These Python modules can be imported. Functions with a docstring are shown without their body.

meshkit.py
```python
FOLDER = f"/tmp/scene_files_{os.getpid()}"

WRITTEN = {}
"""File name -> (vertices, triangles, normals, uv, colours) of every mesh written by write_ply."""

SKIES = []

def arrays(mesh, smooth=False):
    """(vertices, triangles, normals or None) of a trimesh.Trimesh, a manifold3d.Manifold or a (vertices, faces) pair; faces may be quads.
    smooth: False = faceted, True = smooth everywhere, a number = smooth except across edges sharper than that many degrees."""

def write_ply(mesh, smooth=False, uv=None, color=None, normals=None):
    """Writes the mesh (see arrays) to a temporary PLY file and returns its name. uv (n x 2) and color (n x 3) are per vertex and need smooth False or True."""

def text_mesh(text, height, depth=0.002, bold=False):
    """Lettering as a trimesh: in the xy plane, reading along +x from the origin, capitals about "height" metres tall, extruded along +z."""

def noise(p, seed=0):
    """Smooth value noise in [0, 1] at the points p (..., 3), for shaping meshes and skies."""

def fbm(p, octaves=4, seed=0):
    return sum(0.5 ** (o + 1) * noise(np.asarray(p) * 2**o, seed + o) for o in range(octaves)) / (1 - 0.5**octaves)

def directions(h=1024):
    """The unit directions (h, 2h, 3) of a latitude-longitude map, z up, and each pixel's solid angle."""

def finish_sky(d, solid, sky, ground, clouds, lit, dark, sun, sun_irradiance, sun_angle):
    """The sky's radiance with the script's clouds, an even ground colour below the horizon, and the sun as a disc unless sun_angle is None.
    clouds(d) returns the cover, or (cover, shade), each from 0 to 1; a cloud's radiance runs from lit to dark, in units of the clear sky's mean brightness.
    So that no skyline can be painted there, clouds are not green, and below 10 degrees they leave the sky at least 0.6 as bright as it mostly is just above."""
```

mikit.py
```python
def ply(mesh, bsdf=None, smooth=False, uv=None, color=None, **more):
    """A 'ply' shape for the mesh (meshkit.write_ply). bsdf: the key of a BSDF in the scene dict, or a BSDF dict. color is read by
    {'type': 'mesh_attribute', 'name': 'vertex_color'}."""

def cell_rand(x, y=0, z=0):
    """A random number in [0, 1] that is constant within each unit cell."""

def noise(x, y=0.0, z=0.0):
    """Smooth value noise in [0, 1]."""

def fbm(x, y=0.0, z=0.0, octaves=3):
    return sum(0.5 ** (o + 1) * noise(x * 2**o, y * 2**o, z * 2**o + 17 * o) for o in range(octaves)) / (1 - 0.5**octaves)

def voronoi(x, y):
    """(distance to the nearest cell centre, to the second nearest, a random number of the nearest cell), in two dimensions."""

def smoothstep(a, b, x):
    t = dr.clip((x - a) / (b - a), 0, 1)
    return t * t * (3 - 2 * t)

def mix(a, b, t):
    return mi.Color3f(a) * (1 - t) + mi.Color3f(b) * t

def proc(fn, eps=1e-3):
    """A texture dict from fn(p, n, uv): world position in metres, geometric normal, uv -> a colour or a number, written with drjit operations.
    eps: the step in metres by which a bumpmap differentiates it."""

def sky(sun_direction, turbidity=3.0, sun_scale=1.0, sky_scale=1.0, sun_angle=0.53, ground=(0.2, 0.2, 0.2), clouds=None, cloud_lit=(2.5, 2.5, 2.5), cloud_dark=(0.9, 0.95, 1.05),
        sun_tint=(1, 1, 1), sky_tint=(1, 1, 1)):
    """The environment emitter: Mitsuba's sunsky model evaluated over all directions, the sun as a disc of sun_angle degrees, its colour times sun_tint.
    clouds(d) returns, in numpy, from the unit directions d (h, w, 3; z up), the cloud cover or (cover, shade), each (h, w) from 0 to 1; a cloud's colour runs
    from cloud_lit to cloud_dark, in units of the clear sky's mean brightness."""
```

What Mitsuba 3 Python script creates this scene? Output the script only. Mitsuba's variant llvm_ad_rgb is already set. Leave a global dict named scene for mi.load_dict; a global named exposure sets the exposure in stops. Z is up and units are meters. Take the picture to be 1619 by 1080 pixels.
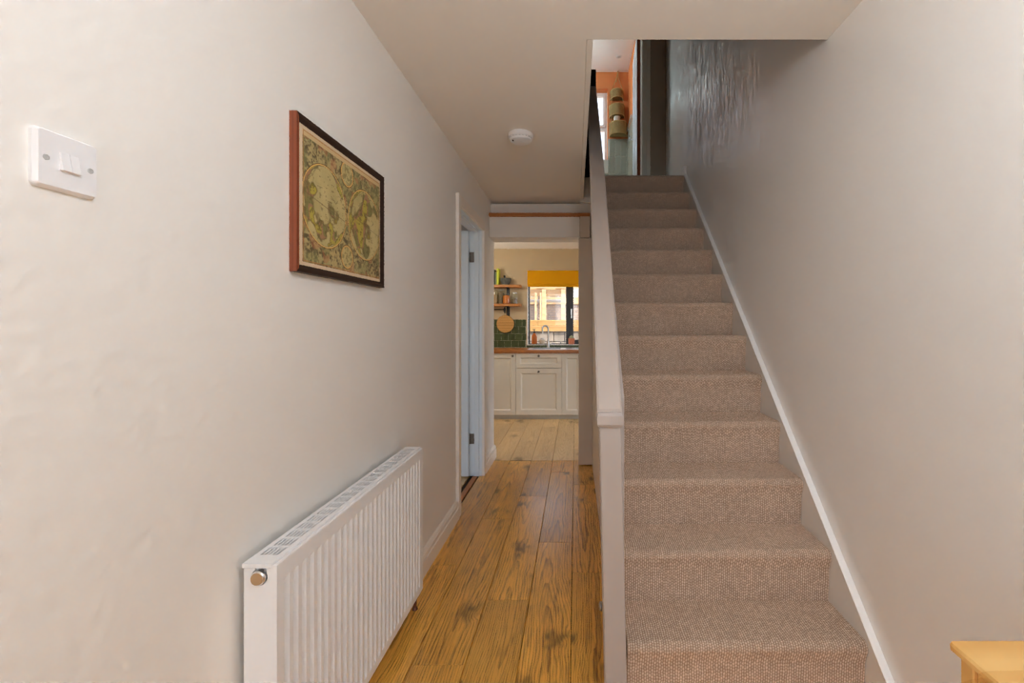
import math, random
import numpy as np, trimesh, drjit as dr, mitsuba as mi, mikit, meshkit
from shapely.geometry import Polygon, Point, box as sbox
from shapely.ops import unary_union
from mikit import noise, fbm, voronoi, cell_rand, smoothstep, mix

random.seed(7)
rng = np.random.default_rng(7)
T4 = mi.ScalarTransform4f
scene, labels = {}, {}

# ------------------------------------------------------------------ camera, sky, exposure
EYE = 1.26
scene['camera'] = {'type': 'perspective', 'fov': 2 * math.degrees(math.atan(809.5 / 720.0)), 'fov_axis': 'x',
                   'near_clip': 0.05, 'far_clip': 200.0,
                   'principal_point_offset_x': -100.5 / 1619, 'principal_point_offset_y': 26 / 1080,
                   'to_world': T4().look_at(origin=[0, 0, EYE], target=[0, 1, EYE], up=[0, 0, 1])}


def clouds(d):
    n = meshkit.fbm(d * np.array([2.5, 2.5, 5.0]) + 3.1, 4)
    return np.clip((n - 0.30) * 3.0, 0, 1), np.clip((n - 0.55) * 1.2, 0, 1)


scene['sky'] = {'sampling_weight': 4.0} | mikit.sky((0.62, -0.42, 0.72), turbidity=3.5, sun_scale=2.1, sky_scale=8.4, clouds=clouds,
                         cloud_lit=(1.5, 1.5, 1.52), cloud_dark=(0.9, 0.93, 1.0), ground=(0.3, 0.29, 0.27))
FILL_HALL = (21, 23.0, 25.6)  # fill lamps added out of view for brightness
FILL_KITCHEN = (14.5, 14.0, 13.0)
FILL_BATH = (13.5, 17.2, 18)
exposure = 1.0

# ------------------------------------------------------------------ materials


def mat(key, rgb, rough=0.6, spec=0.4, metal=0.0, **more):
    scene[key] = {'type': 'twosided', 'bsdf': {'type': 'principled', 'base_color': rgb if isinstance(rgb, dict) else {'type': 'rgb', 'value': list(rgb)},
                                               'roughness': rough, 'specular': spec, 'metallic': metal, **more}}
    return key


def bumped(key, rgb, height, scale, rough=0.6, spec=0.4, eps=1e-3, **more):
    scene[key] = {'type': 'twosided', 'bsdf': {'type': 'bumpmap', 'arbitrary': mikit.proc(height, eps=eps), 'scale': scale,
                  'bsdf': {'type': 'principled', 'base_color': rgb if isinstance(rgb, dict) else {'type': 'rgb', 'value': list(rgb)}, 'roughness': rough, 'specular': spec, **more}}}
    return key


def lin(r, g, b):
    f = lambda c: c / 12.92 if c <= 0.04045 else ((c + 0.055) / 1.055) ** 2.4
    return tuple(f(c / 255) for c in (r, g, b))


def plaster(p, n, uv):
    return 0.6 * fbm(p.x * 5, p.y * 5, p.z * 5, 3) + 0.4 * noise(p.x * 60, p.y * 60, p.z * 60)


bumped('paint_wall', (0.77, 0.75, 0.71), plaster, 0.004, rough=0.55, spec=0.3)
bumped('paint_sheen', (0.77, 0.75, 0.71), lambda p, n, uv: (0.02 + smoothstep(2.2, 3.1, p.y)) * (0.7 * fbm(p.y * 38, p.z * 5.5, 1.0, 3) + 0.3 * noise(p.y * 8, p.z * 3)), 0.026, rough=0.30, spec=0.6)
mat('paint_ceiling', (0.77, 0.735, 0.675), 0.8, 0.2)
mat('paint_trim', (0.80, 0.76, 0.71), 0.35, 0.5)
mat('paint_skirting', (0.78, 0.72, 0.65), 0.4, 0.5)
mat('paint_string', (0.66, 0.62, 0.56), 0.45, 0.4)
mat('paint_post', (0.37, 0.325, 0.30), 0.28, 0.5)
mat('paint_rail', (0.46, 0.395, 0.355), 0.5, 0.35)
mat('paint_panel', (0.60, 0.52, 0.44), 0.45, 0.4)
mat('dark_dot_and_shade', (0.03, 0.022, 0.018), 0.4, 0.4)  # near-black of the alarm dot, also painted shade on the balustrade
mat('paint_white', (0.90, 0.90, 0.89), 0.3, 0.5)
mat('paint_door_daylit', (0.66, 0.745, 0.81), 0.3, 0.5)  # blue of the daylight put into the door paint
mat('paint_kitchen', (0.60, 0.475, 0.30), 0.7, 0.3)
mat('paint_kitchen_ceiling', (0.92, 0.90, 0.84), 0.8, 0.2)
mat('paint_cabinet', (0.72, 0.68, 0.60), 0.4, 0.45)
mat('paint_plinth', (0.50, 0.47, 0.41), 0.45, 0.4)
mat('paint_orange', (0.62, 0.215, 0.075), 0.6, 0.3)
mat('paint_landing', (0.30, 0.245, 0.195), 0.6, 0.3)
mat('brick_dark', (0.2, 0.15, 0.12), 0.9, 0.1)
mat('subfloor', (0.035, 0.02, 0.01), 0.8, 0.2)
mat('radiator_white', (0.76, 0.765, 0.77), 0.35, 0.5)
mat('radiator_inner_shade', (0.06, 0.062, 0.062), 0.5, 0.4)  # dark colour carries the shade inside the casing
mat('plastic_white', (0.78, 0.78, 0.79), 0.22, 0.5)
mat('plastic_grey', (0.45, 0.45, 0.44), 0.4, 0.4)
mat('chrome', (0.75, 0.75, 0.76), 0.15, 0.5, 1.0)
mat('steel', (0.62, 0.63, 0.64), 0.3, 0.5, 1.0)
mat('reflected_brown', (0.62, 0.43, 0.26), 0.25, 0.5, 1.0)  # brown of reflected surroundings put into the plug face
mat('pewter', (0.14, 0.12, 0.10), 0.35, 0.5, 0.8)
mat('copper', (0.16, 0.06, 0.035), 0.4, 0.5, 0.6)
mat('black_iron', (0.012, 0.012, 0.013), 0.45, 0.4)
mat('frame_grey', (0.045, 0.05, 0.058), 0.35, 0.45)
mat('grout_light', (0.50, 0.49, 0.40), 0.9, 0.1)
mat('grout_bath', (0.62, 0.60, 0.54), 0.9, 0.1)
mat('blind_mustard', (0.78, 0.37, 0.006), 0.85, 0.15)
mat('stone_grey', (0.13, 0.135, 0.12), 0.85, 0.2)
mat('amber', (0.50, 0.12, 0.008), 0.15, 0.6)
mat('lentil_orange', (0.72, 0.20, 0.02), 0.6, 0.3)
mat('pasta_tan', (0.50, 0.30, 0.12), 0.6, 0.3)
mat('seed_brown', (0.20, 0.13, 0.07), 0.7, 0.2)
mat('terracotta', (0.62, 0.22, 0.13), 0.7, 0.2)
mat('cactus', (0.42, 0.45, 0.30), 0.8, 0.2)
mat('cream', (0.72, 0.60, 0.46), 0.6, 0.3)
mat('book_dark', (0.03, 0.035, 0.03), 0.6, 0.3)
mat('book_lime', (0.58, 0.66, 0.05), 0.6, 0.3)
mat('book_green', (0.18, 0.22, 0.10), 0.6, 0.3)
mat('paper', (0.75, 0.72, 0.64), 0.8, 0.2)
mat('rope', (0.45, 0.31, 0.14), 0.85, 0.1)
mat('cloth_white', (0.75, 0.72, 0.68), 0.85, 0.1)
mat('cloth_dark', (0.05, 0.03, 0.06), 0.8, 0.1)
mat('label_buff', (0.55, 0.5, 0.42), 0.6, 0.2)
mat('render_white', (0.62, 0.61, 0.60), 0.8, 0.2)
mat('siding', (0.42, 0.34, 0.30), 0.8, 0.2)
mat('pipe_grey', (0.6, 0.62, 0.64), 0.5, 0.3)
mat('gravel', (0.33, 0.31, 0.28), 0.95, 0.1)
scene['pane'] = {'type': 'thindielectric'}
scene['jar_glass'] = {'type': 'thindielectric', 'specular_transmittance': {'type': 'rgb', 'value': [0.85, 0.9, 0.86]}}


def oak_fn(tone):
    def fn(p, n, uv):
        w, u = uv.x, uv.y
        pid = dr.floor(w / 10.0)
        r1, r2, r3 = cell_rand(pid, 3), cell_rand(pid, 5), cell_rand(pid, 8)
        # knots: a warp field around sparse centres
        d1, d2, kr = voronoi(w * 2.6 + r1 * 31, u * 4.2 + r2 * 17)
        has = dr.select(kr > 0.45, 1.0, 0.0)
        d1 = dr.maximum(0.0, d1 + 0.5 * (fbm(w * 9, u * 20, pid, 3) - 0.5))
        knot = dr.exp(-d1 * d1 * 16) * has
        centre = 0.05 * (r1 - 0.5) + 0.055 * (noise(w * 1.3, pid * 3.7) - 0.5)
        uu = u - centre + 0.016 * (noise(w * 5, u * 22, pid) - 0.5) + 0.035 * knot * (noise(w * 14, u * 14, pid) - 0.2)
        depth = 0.012 + 0.10 * noise(w * 0.85 + r3 * 9, pid * 1.3)
        rad = dr.sqrt(uu * uu + depth * depth) + 0.004 * fbm(w * 8, u * 60, pid, 2)
        ring = rad * 118.0
        f = ring - dr.floor(ring)
        line = smoothstep(0.45, 0.92, f) * (1 - smoothstep(0.94, 1.0, f))
        pores = fbm(w * 14, u * 420, pid, 2)
        blot = fbm(w * 2.2 + r2 * 5, u * 9, pid, 3)
        light = mi.Color3f(*[c * 1.0 for c in tone[0]])
        dark = mi.Color3f(*[c for c in tone[1]])
        t = 0.52 * line + 0.46 * smoothstep(0.42, 0.78, pores) + 0.55 * (0.52 - blot)
        col = mix(light, dark, dr.clip(t, 0, 1))
        ktex = dr.clip(dr.exp(-d1 * d1 * 55) * has * (0.5 + 1.0 * noise(w * 30, u * 45, pid)), 0, 1)
        col = mix(col, mi.Color3f(*tone[2]), 0.72 * ktex)
        return col * (0.86 + 0.28 * r3)
    return fn


mat('floor_oak', mikit.proc(oak_fn(((0.76, 0.395, 0.068), (0.22, 0.085, 0.015), (0.06, 0.024, 0.008)))), 0.27, 0.5)
mat('kitchen_oak', mikit.proc(oak_fn(((0.60, 0.42, 0.21), (0.40, 0.25, 0.11), (0.18, 0.11, 0.05)))), 0.33, 0.5)


def strip_wood(a, b, freq, axis):
    def fn(p, n, uv):
        q = [p.x, p.y, p.z]
        l = q[axis]
        s, t = q[(axis + 1) % 3], q[(axis + 2) % 3]
        g = fbm(l * 3, s * freq, t * freq, 3)
        g2 = noise(l * 1.2, s * freq * 0.33, t * freq * 0.33)
        rr = (s * 0.7 + t * 0.7 + 0.03 * noise(l * 2.0, s * 6, t * 6)) * freq * 0.8
        ring = smoothstep(0.2, 0.9, rr - dr.floor(rr))
        return mix(a, b, dr.clip(0.4 * g + 0.3 * g2 + 0.4 * ring, 0, 1))
    return fn


mat('worktop_wood', mikit.proc(strip_wood((0.46, 0.17, 0.045), (0.20, 0.06, 0.014), 40, 0)), 0.3, 0.5)
mat('shelf_wood', mikit.proc(strip_wood((0.62, 0.27, 0.075), (0.34, 0.12, 0.03), 60, 0)), 0.45, 0.3)
mat('pine', mikit.proc(strip_wood((0.80, 0.52, 0.20), (0.62, 0.33, 0.09), 22, 0)), 0.4, 0.4)
mat('board_wood', mikit.proc(strip_wood((0.66, 0.38, 0.12), (0.42, 0.20, 0.05), 50, 0)), 0.55, 0.3)
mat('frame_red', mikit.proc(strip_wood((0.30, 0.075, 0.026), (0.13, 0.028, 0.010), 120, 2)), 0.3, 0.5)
mat('frame_brown', (0.024, 0.011, 0.006), 0.45, 0.3)
mat('garden_wood', mikit.proc(strip_wood((0.82, 0.62, 0.40), (0.62, 0.44, 0.25), 14, 0)), 0.8, 0.2)
mat('batten_wood', mikit.proc(strip_wood((0.50, 0.20, 0.06), (0.34, 0.12, 0.03), 60, 0)), 0.45, 0.3)


mat('sleeper_wood', mikit.proc(strip_wood((0.70, 0.46, 0.20), (0.50, 0.29, 0.11), 14, 0)), 0.8, 0.2)


def loops(p):
    s = (p.y + p.z) / 0.0105
    c = p.x / 0.0080 + 0.35 * noise(p.x * 60, s * 0.55)
    col = dr.floor(c)
    s = s + 0.5 * (col - 2 * dr.floor(col / 2)) + 0.55 * noise(col * 3.7, s * 0.4)
    row = dr.floor(s)
    a, b = c - col - 0.5, s - row - 0.5
    h = dr.maximum(0.0, 1 - 3.6 * a * a - 2.6 * b * b)
    return h, cell_rand(row, col, 3)


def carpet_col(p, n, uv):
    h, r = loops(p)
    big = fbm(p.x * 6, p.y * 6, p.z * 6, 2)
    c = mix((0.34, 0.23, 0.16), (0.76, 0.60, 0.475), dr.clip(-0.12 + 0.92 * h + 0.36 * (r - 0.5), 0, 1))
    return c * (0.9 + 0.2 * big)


def carpet_h(p, n, uv):
    h, r = loops(p)
    return h * (0.75 + 0.5 * r)


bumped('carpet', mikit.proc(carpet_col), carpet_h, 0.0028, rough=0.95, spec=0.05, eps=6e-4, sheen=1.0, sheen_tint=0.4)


def jute_col(p, n, uv):
    w = p.z / 0.012
    c = p.x / 0.02 + 0.5 * dr.floor(w)
    return mix((0.30, 0.215, 0.095), (0.15, 0.10, 0.04), 0.6 * noise(c * 2, w * 2, p.y * 80) + 0.4 * smoothstep(0.6, 1.0, w - dr.floor(w)))


mat('basket_weave', mikit.proc(jute_col), 0.85, 0.1)


def tile_green(p, n, uv):
    k = fbm(p.x * 30, p.z * 30, 2.0, 3)
    r = cell_rand(dr.floor(p.x / 0.052), dr.floor(p.z / 0.103))
    return mix((0.030, 0.048, 0.018), (0.085, 0.115, 0.045), dr.clip(0.7 * k + 0.45 * (r - 0.4), 0, 1))


mat('tile_green', mikit.proc(tile_green), 0.18, 0.5)
mat('tile_sage', (0.33, 0.33, 0.27), 0.2, 0.5)


def stone_col(p, n, uv):
    k = fbm(p.x * 9, p.y * 9, p.z * 9, 3)
    r = cell_rand(dr.floor(p.x / 0.35), dr.floor(p.z / 0.22))
    return mix((0.20, 0.165, 0.13), (0.40, 0.37, 0.34), dr.clip(0.8 * k + 0.4 * r, 0, 1))


mat('rubble', mikit.proc(stone_col), 0.9, 0.1)

MAP_Y0, MAP_Y1, MAP_Z0, MAP_Z1 = 1.272, 1.788, 1.432, 1.822


def map_print(p, n, uv):
    y, z = p.y, p.z
    # paper with foxing and a dense ornamental border
    orn = 0.5 * fbm(y * 70, z * 70, 2.0, 2) + 0.5 * fbm(y * 170, z * 170, 2.0, 2)
    green = fbm(y * 22, z * 22, 5.0, 2)
    deco = mix((0.10, 0.075, 0.035), (0.40, 0.315, 0.14), smoothstep(0.30, 0.66, orn))
    deco = mix(deco, (0.22, 0.22, 0.08), 0.45 * smoothstep(0.45, 0.65, green))
    deco = mix(deco, (0.42, 0.12, 0.05), 0.35 * smoothstep(0.64, 0.74, fbm(y * 30, z * 30, 9.0, 2)))
    col = deco

    def disc(c, cy, cz, r, seed, kind):
        a, b = (y - cy) / r, (z - cz) / r
        d = dr.sqrt(a * a + b * b)
        sea = mix((0.36, 0.30, 0.12), (0.54, 0.44, 0.21), fbm(y * 18, z * 18, seed, 3))
        if kind:
            lon = dr.safe_asin(dr.clip(a / dr.maximum(dr.safe_sqrt(1 - b * b), 0.05), -1, 1))
            lat = dr.safe_asin(dr.clip(b, -1, 1))
            f = fbm(lon * 1.5 + seed * 7.3, lat * 1.35 + seed * 3.1, 0.5, 4)
            land = smoothstep(0.535, 0.56, f)
            coast = smoothstep(0.50, 0.54, f) * (1 - smoothstep(0.55, 0.59, f))
            pick = noise(lon * 3 + seed, lat * 3, seed)
            tint = mix((0.36, 0.29, 0.05), (0.32, 0.17, 0.09), smoothstep(0.38, 0.5, pick))
            tint = mix(tint, (0.19, 0.17, 0.06), smoothstep(0.58, 0.7, pick))
            tint = mix(tint, (0.12, 0.09, 0.03), 0.7 * smoothstep(0.58, 0.72, fbm(y * 110, z * 110, 3.0, 2)))
            sea = mix(sea, tint, land)
            sea = mix(sea, (0.10, 0.07, 0.02), 0.6 * coast)
            marks = smoothstep(0.70, 0.78, fbm(y * 90, z * 160, seed + 4.0, 2))
            sea = mix(sea, (0.16, 0.12, 0.04), 0.6 * marks)
            for q, s in ((lon, 3.82), (lat, 3.82)):
                g = q * s
                g = dr.abs(g - dr.floor(g) - 0.5)
                sea = mix(sea, (0.28, 0.22, 0.08), 0.30 * smoothstep(0.47, 0.5, g))
            eq = dr.abs(b + 0.16 * a)
            sea = mix(sea, (0.15, 0.10, 0.04), 0.6 * (1 - smoothstep(0.008, 0.018, eq)))
        else:
            sea = mix(sea, (0.20, 0.17, 0.06), 0.75 * smoothstep(0.48, 0.60, fbm(y * 120, z * 120, seed, 2)))
        w = 0.018 if kind else 0.09
        c = dr.select(d < 1 + 2 * w, mix((0.45, 0.23, 0.06), (0.60, 0.38, 0.12), smoothstep(0.9, 1 + w, d)), c)
        c = dr.select(dr.abs(d - 1 - 2 * w) < w * 0.4, mi.Color3f(0.13, 0.07, 0.02), c)
        return dr.select(d < 1, sea, c)

    col = disc(col, 1.530, 1.765, 0.036, 3.0, False)
    col = disc(col, 1.398, 1.622, 0.122, 1.0, True)
    col = disc(col, 1.660, 1.622, 0.122, 2.0, True)
    col = disc(col, 1.530, 1.488, 0.034, 5.0, False)
    # outer ruled line and pale margin
    m = dr.minimum(dr.minimum(y - MAP_Y0, MAP_Y1 - y), dr.minimum(z - MAP_Z0, MAP_Z1 - z))
    top = smoothstep(MAP_Z1 - 0.026, MAP_Z1 - 0.024, z)
    col = mix(col, (0.55, 0.40, 0.20), top)
    col = mix(col, (0.40, 0.16, 0.05), 0.8 * (1 - smoothstep(0.0008, 0.0018, dr.abs(m - 0.011))))
    return dr.select(m < 0.007, mi.Color3f(0.62, 0.48, 0.33), mi.Color3f(col))


mat('map_paper', mikit.proc(map_print), 0.45, 0.4)

# ------------------------------------------------------------------ mesh helpers


def bx(x0, x1, y0, y1, z0, z1, b=0.0):
    """A box, chamfered by b."""
    lo, hi = np.array([x0, y0, z0], float), np.array([x1, y1, z1], float)
    if b <= 0:
        m = trimesh.creation.box(extents=hi - lo)
        m.apply_translation((lo + hi) / 2)
        return m
    pts = []
    for sx in (0, 1):
        for sy in (0, 1):
            for sz in (0, 1):
                c = np.where([sx, sy, sz], hi, lo)
                inw = np.where([sx, sy, sz], -b, b)
                for k in range(3):
                    q = c + inw
                    q[k] = c[k]
                    pts.append(q)
    return trimesh.convex.convex_hull(np.array(pts))


def cat(*ms):
    return trimesh.util.concatenate([m for m in ms])


def extrude(poly, h):
    return trimesh.creation.extrude_polygon(poly, h, engine='earcut')


def prism_yz(poly, x0, x1):
    """poly in (y, z), extruded along x."""
    m = extrude(poly, x1 - x0)
    v = m.vertices.copy()
    m.vertices = np.stack([v[:, 2] + x0, v[:, 0], v[:, 1]], 1)
    return m


def prism_xz(poly, y0, y1):
    m = extrude(poly, y1 - y0)
    v = m.vertices.copy()
    m.vertices = np.stack([v[:, 0], y1 - v[:, 2], v[:, 1]], 1)
    return m


def prism_xy(poly, z0, z1):
    m = extrude(poly, z1 - z0)
    m.apply_translation([0, 0, z0])
    return m


def lathe(profile, n=32, at=(0, 0, 0)):
    m = trimesh.creation.revolve(np.array(profile, float), sections=n)
    if m.volume < 0:
        m.invert()
    m.apply_translation(at)
    return m


def cyl(p0, p1, r, n=20):
    return trimesh.creation.cylinder(radius=r, segment=[p0, p1], sections=n)


def tube(pts, r, n=10):
    pts = np.array(pts, float)
    ang = np.arange(n) * 2 * np.pi / n
    V, F = [], []
    t = np.gradient(pts, axis=0)
    t /= np.linalg.norm(t, axis=1, keepdims=True)
    up = np.array([0, 1.0, 0]) if abs(t[0][1]) < 0.9 else np.array([1.0, 0, 0])
    for i, (p, d) in enumerate(zip(pts, t)):
        a = np.cross(d, up); a /= np.linalg.norm(a)
        b = np.cross(d, a)
        up = np.cross(a, d) if i else up
        rr = r[i] if np.ndim(r) else r
        V.append(p + rr * (np.cos(ang)[:, None] * a + np.sin(ang)[:, None] * b))
    V = np.vstack(V)
    for i in range(len(pts) - 1):
        for k in range(n):
            q = (k + 1) % n
            F += [[i * n + k, i * n + q, (i + 1) * n + q], [i * n + k, (i + 1) * n + q, (i + 1) * n + k]]
    c0, c1 = len(V), len(V) + 1
    V = np.vstack([V, pts[0], pts[-1]])
    for k in range(n):
        q = (k + 1) % n
        F += [[c0, q, k], [c1, (len(pts) - 1) * n + k, (len(pts) - 1) * n + q]]
    m = trimesh.Trimesh(V, F, process=False)
    m.fix_normals()
    return m


def holed(a0, a1, b0, b1, holes):
    """The rectangle minus holes, as a shapely polygon."""
    p = sbox(a0, b0, a1, b1)
    for h in holes:
        p = p.difference(sbox(h[0], h[2], h[1], h[3]))
    return p


def polys(p):
    return list(getattr(p, 'geoms', [p]))


def wall_x(x0, x1, y0, y1, z0, z1, holes=()):
    return cat(*[prism_yz(g, x0, x1) for g in polys(holed(y0, y1, z0, z1, holes))])


def wall_y(y0, y1, x0, x1, z0, z1, holes=()):
    return cat(*[prism_xz(g, y0, y1) for g in polys(holed(x0, x1, z0, z1, holes))])


def slab(z0, z1, x0, x1, y0, y1, holes=()):
    return cat(*[prism_xy(g, z0, z1) for g in polys(holed(x0, x1, y0, y1, holes))])


# ------------------------------------------------------------------ naming helpers
used = set()


def numbered(name):
    k, i = name, 0
    while k in used:
        i += 1
        k = f'{name}_{i:03d}'
    used.add(k)
    return k


def thing(name, label, category, group=None, **more):
    k = numbered(name)
    labels[k] = {'label': label, 'category': category, **more}
    if group:
        labels[k]['group'] = group
    return k


def part(parent, name, mesh, bsdf, smooth=False, label=None, **kw):
    k = numbered(parent + '__' + name)
    scene[k] = mesh if isinstance(mesh, dict) else mikit.ply(mesh, bsdf, smooth, **kw)
    if label:
        labels[k] = {'label': label}
    return k


def single(name, label, category, mesh, bsdf, smooth=False, group=None, **kw):
    k = thing(name, label, category, group)
    scene[k] = mikit.ply(mesh, bsdf, smooth, **kw)
    return k


def struct(name, mesh, bsdf, label=None, category=None, smooth=False):
    k = numbered(name)
    scene[k] = mikit.ply(mesh, bsdf, smooth)
    labels[k] = {'kind': 'structure'}
    if label:
        labels[k].update(label=label, category=category)
    return k


def struct_root(name, label, category):
    k = numbered(name)
    labels[k] = {'kind': 'structure', 'label': label, 'category': category}
    return k


# ------------------------------------------------------------------ the shell of the house
XL, XR, ZC, ZF, ZT = -0.78, 1.0, 2.393, 2.61, 4.96   # left wall, right wall, hall ceiling, upstairs floor, upstairs ceiling
YF, YE, YK, YB = -1.7, 4.184, 4.35, 6.66              # front wall, end wall, its kitchen side, back wall
WX0, WX1, WZ0, WZ1 = -0.707, 0.54, 0.965, 2.05        # kitchen window opening
BX0, BX1, BZ0, BZ1 = -0.13, 0.472, 3.68, 4.72         # bathroom window opening
DY0, DY1, DZ = 3.0, 3.82, 2.07                        # doorway in the left wall
struct('wall_left', wall_x(XL - 0.11, XL, YF, YK, 0, ZF, [(DY0, DY1, -1, DZ)]), 'paint_wall', 'warm beige painted hall wall carrying the switch, picture and radiator', 'wall')
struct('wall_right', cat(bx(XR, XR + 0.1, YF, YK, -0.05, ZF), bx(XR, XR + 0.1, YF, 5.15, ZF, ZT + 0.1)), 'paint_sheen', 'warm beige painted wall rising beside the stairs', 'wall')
struct('wall_front', cat(wall_y(YF - 0.2, YF, -4.1, XR + 0.1, 0, ZF, [(-0.72, 0.94, -1, 2.36), (-3.6, -1.0, 0.4, 2.3)])), 'paint_wall')
struct('wall_landing_front', wall_y(0.9, 1.0, -0.9, XR, ZF, ZT + 0.1), 'paint_landing')  # unseen wall kept dark to cut bounce light on the upper rail
struct('wall_end', wall_y(YE, YK, XL - 0.11, XR, 0, 2.374, [(XL, 0.06, -1, 2.05)]), 'paint_wall', 'beige painted end wall above the kitchen doorway', 'wall')
struct('ceiling', slab(ZC, ZF, XL - 0.11, XR, YF, YE + 0.1, [(0.043, 2, 1.807, 9)]), 'paint_ceiling', 'beige painted hall ceiling with the stairwell cut into it', 'ceiling')
struct('floor_base', bx(-4.2, 2.2, YF - 0.2, YB + 0.3, -0.2, -0.014), 'subfloor')
# left room
struct('wall_room', cat(bx(-4.1, -4.0, YF, YK, 0, ZF), bx(-4.1, XL - 0.11, YK - 0.02, YK + 0.1, 0, ZF)), 'render_white')
struct('ceiling_room', bx(-4.1, XL - 0.11, YF, YK, ZC, ZF), 'render_white')
struct('floor_room', bx(-4.1, XL - 0.11, YF, YK, -0.014, -0.001), 'kitchen_oak')
# kitchen
KX0, KX1, KC = -2.4, 2.0, 2.375
struct('wall_kitchen_back', wall_y(YB, YB + 0.26, KX0 - 0.1, KX1 + 0.1, -0.1, ZF, [(WX0, WX1, WZ0, WZ1)]), 'paint_kitchen', 'cream painted kitchen wall around the window', 'wall')
struct('wall_kitchen_left', bx(KX0 - 0.1, KX0, YK, YB, -0.1, ZF), 'paint_kitchen')
struct('wall_kitchen_right', wall_x(KX1, KX1 + 0.1, YK - 0.1, YB, -0.1, ZF, [(4.6, 6.0, -0.05, 2.1)]), 'paint_kitchen')
struct('wall_kitchen_front', cat(bx(KX0, XL - 0.11, YK + 0.1, YK + 0.12, 0, ZF), bx(XR, KX1, YK - 0.02, YK + 0.02, 0, ZF)), 'paint_kitchen')
struct('ceiling_kitchen', bx(KX0 - 0.1, KX1 + 0.1, YK, YB, KC, ZF), 'paint_kitchen_ceiling', 'pale kitchen ceiling seen through the doorway', 'ceiling')
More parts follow.
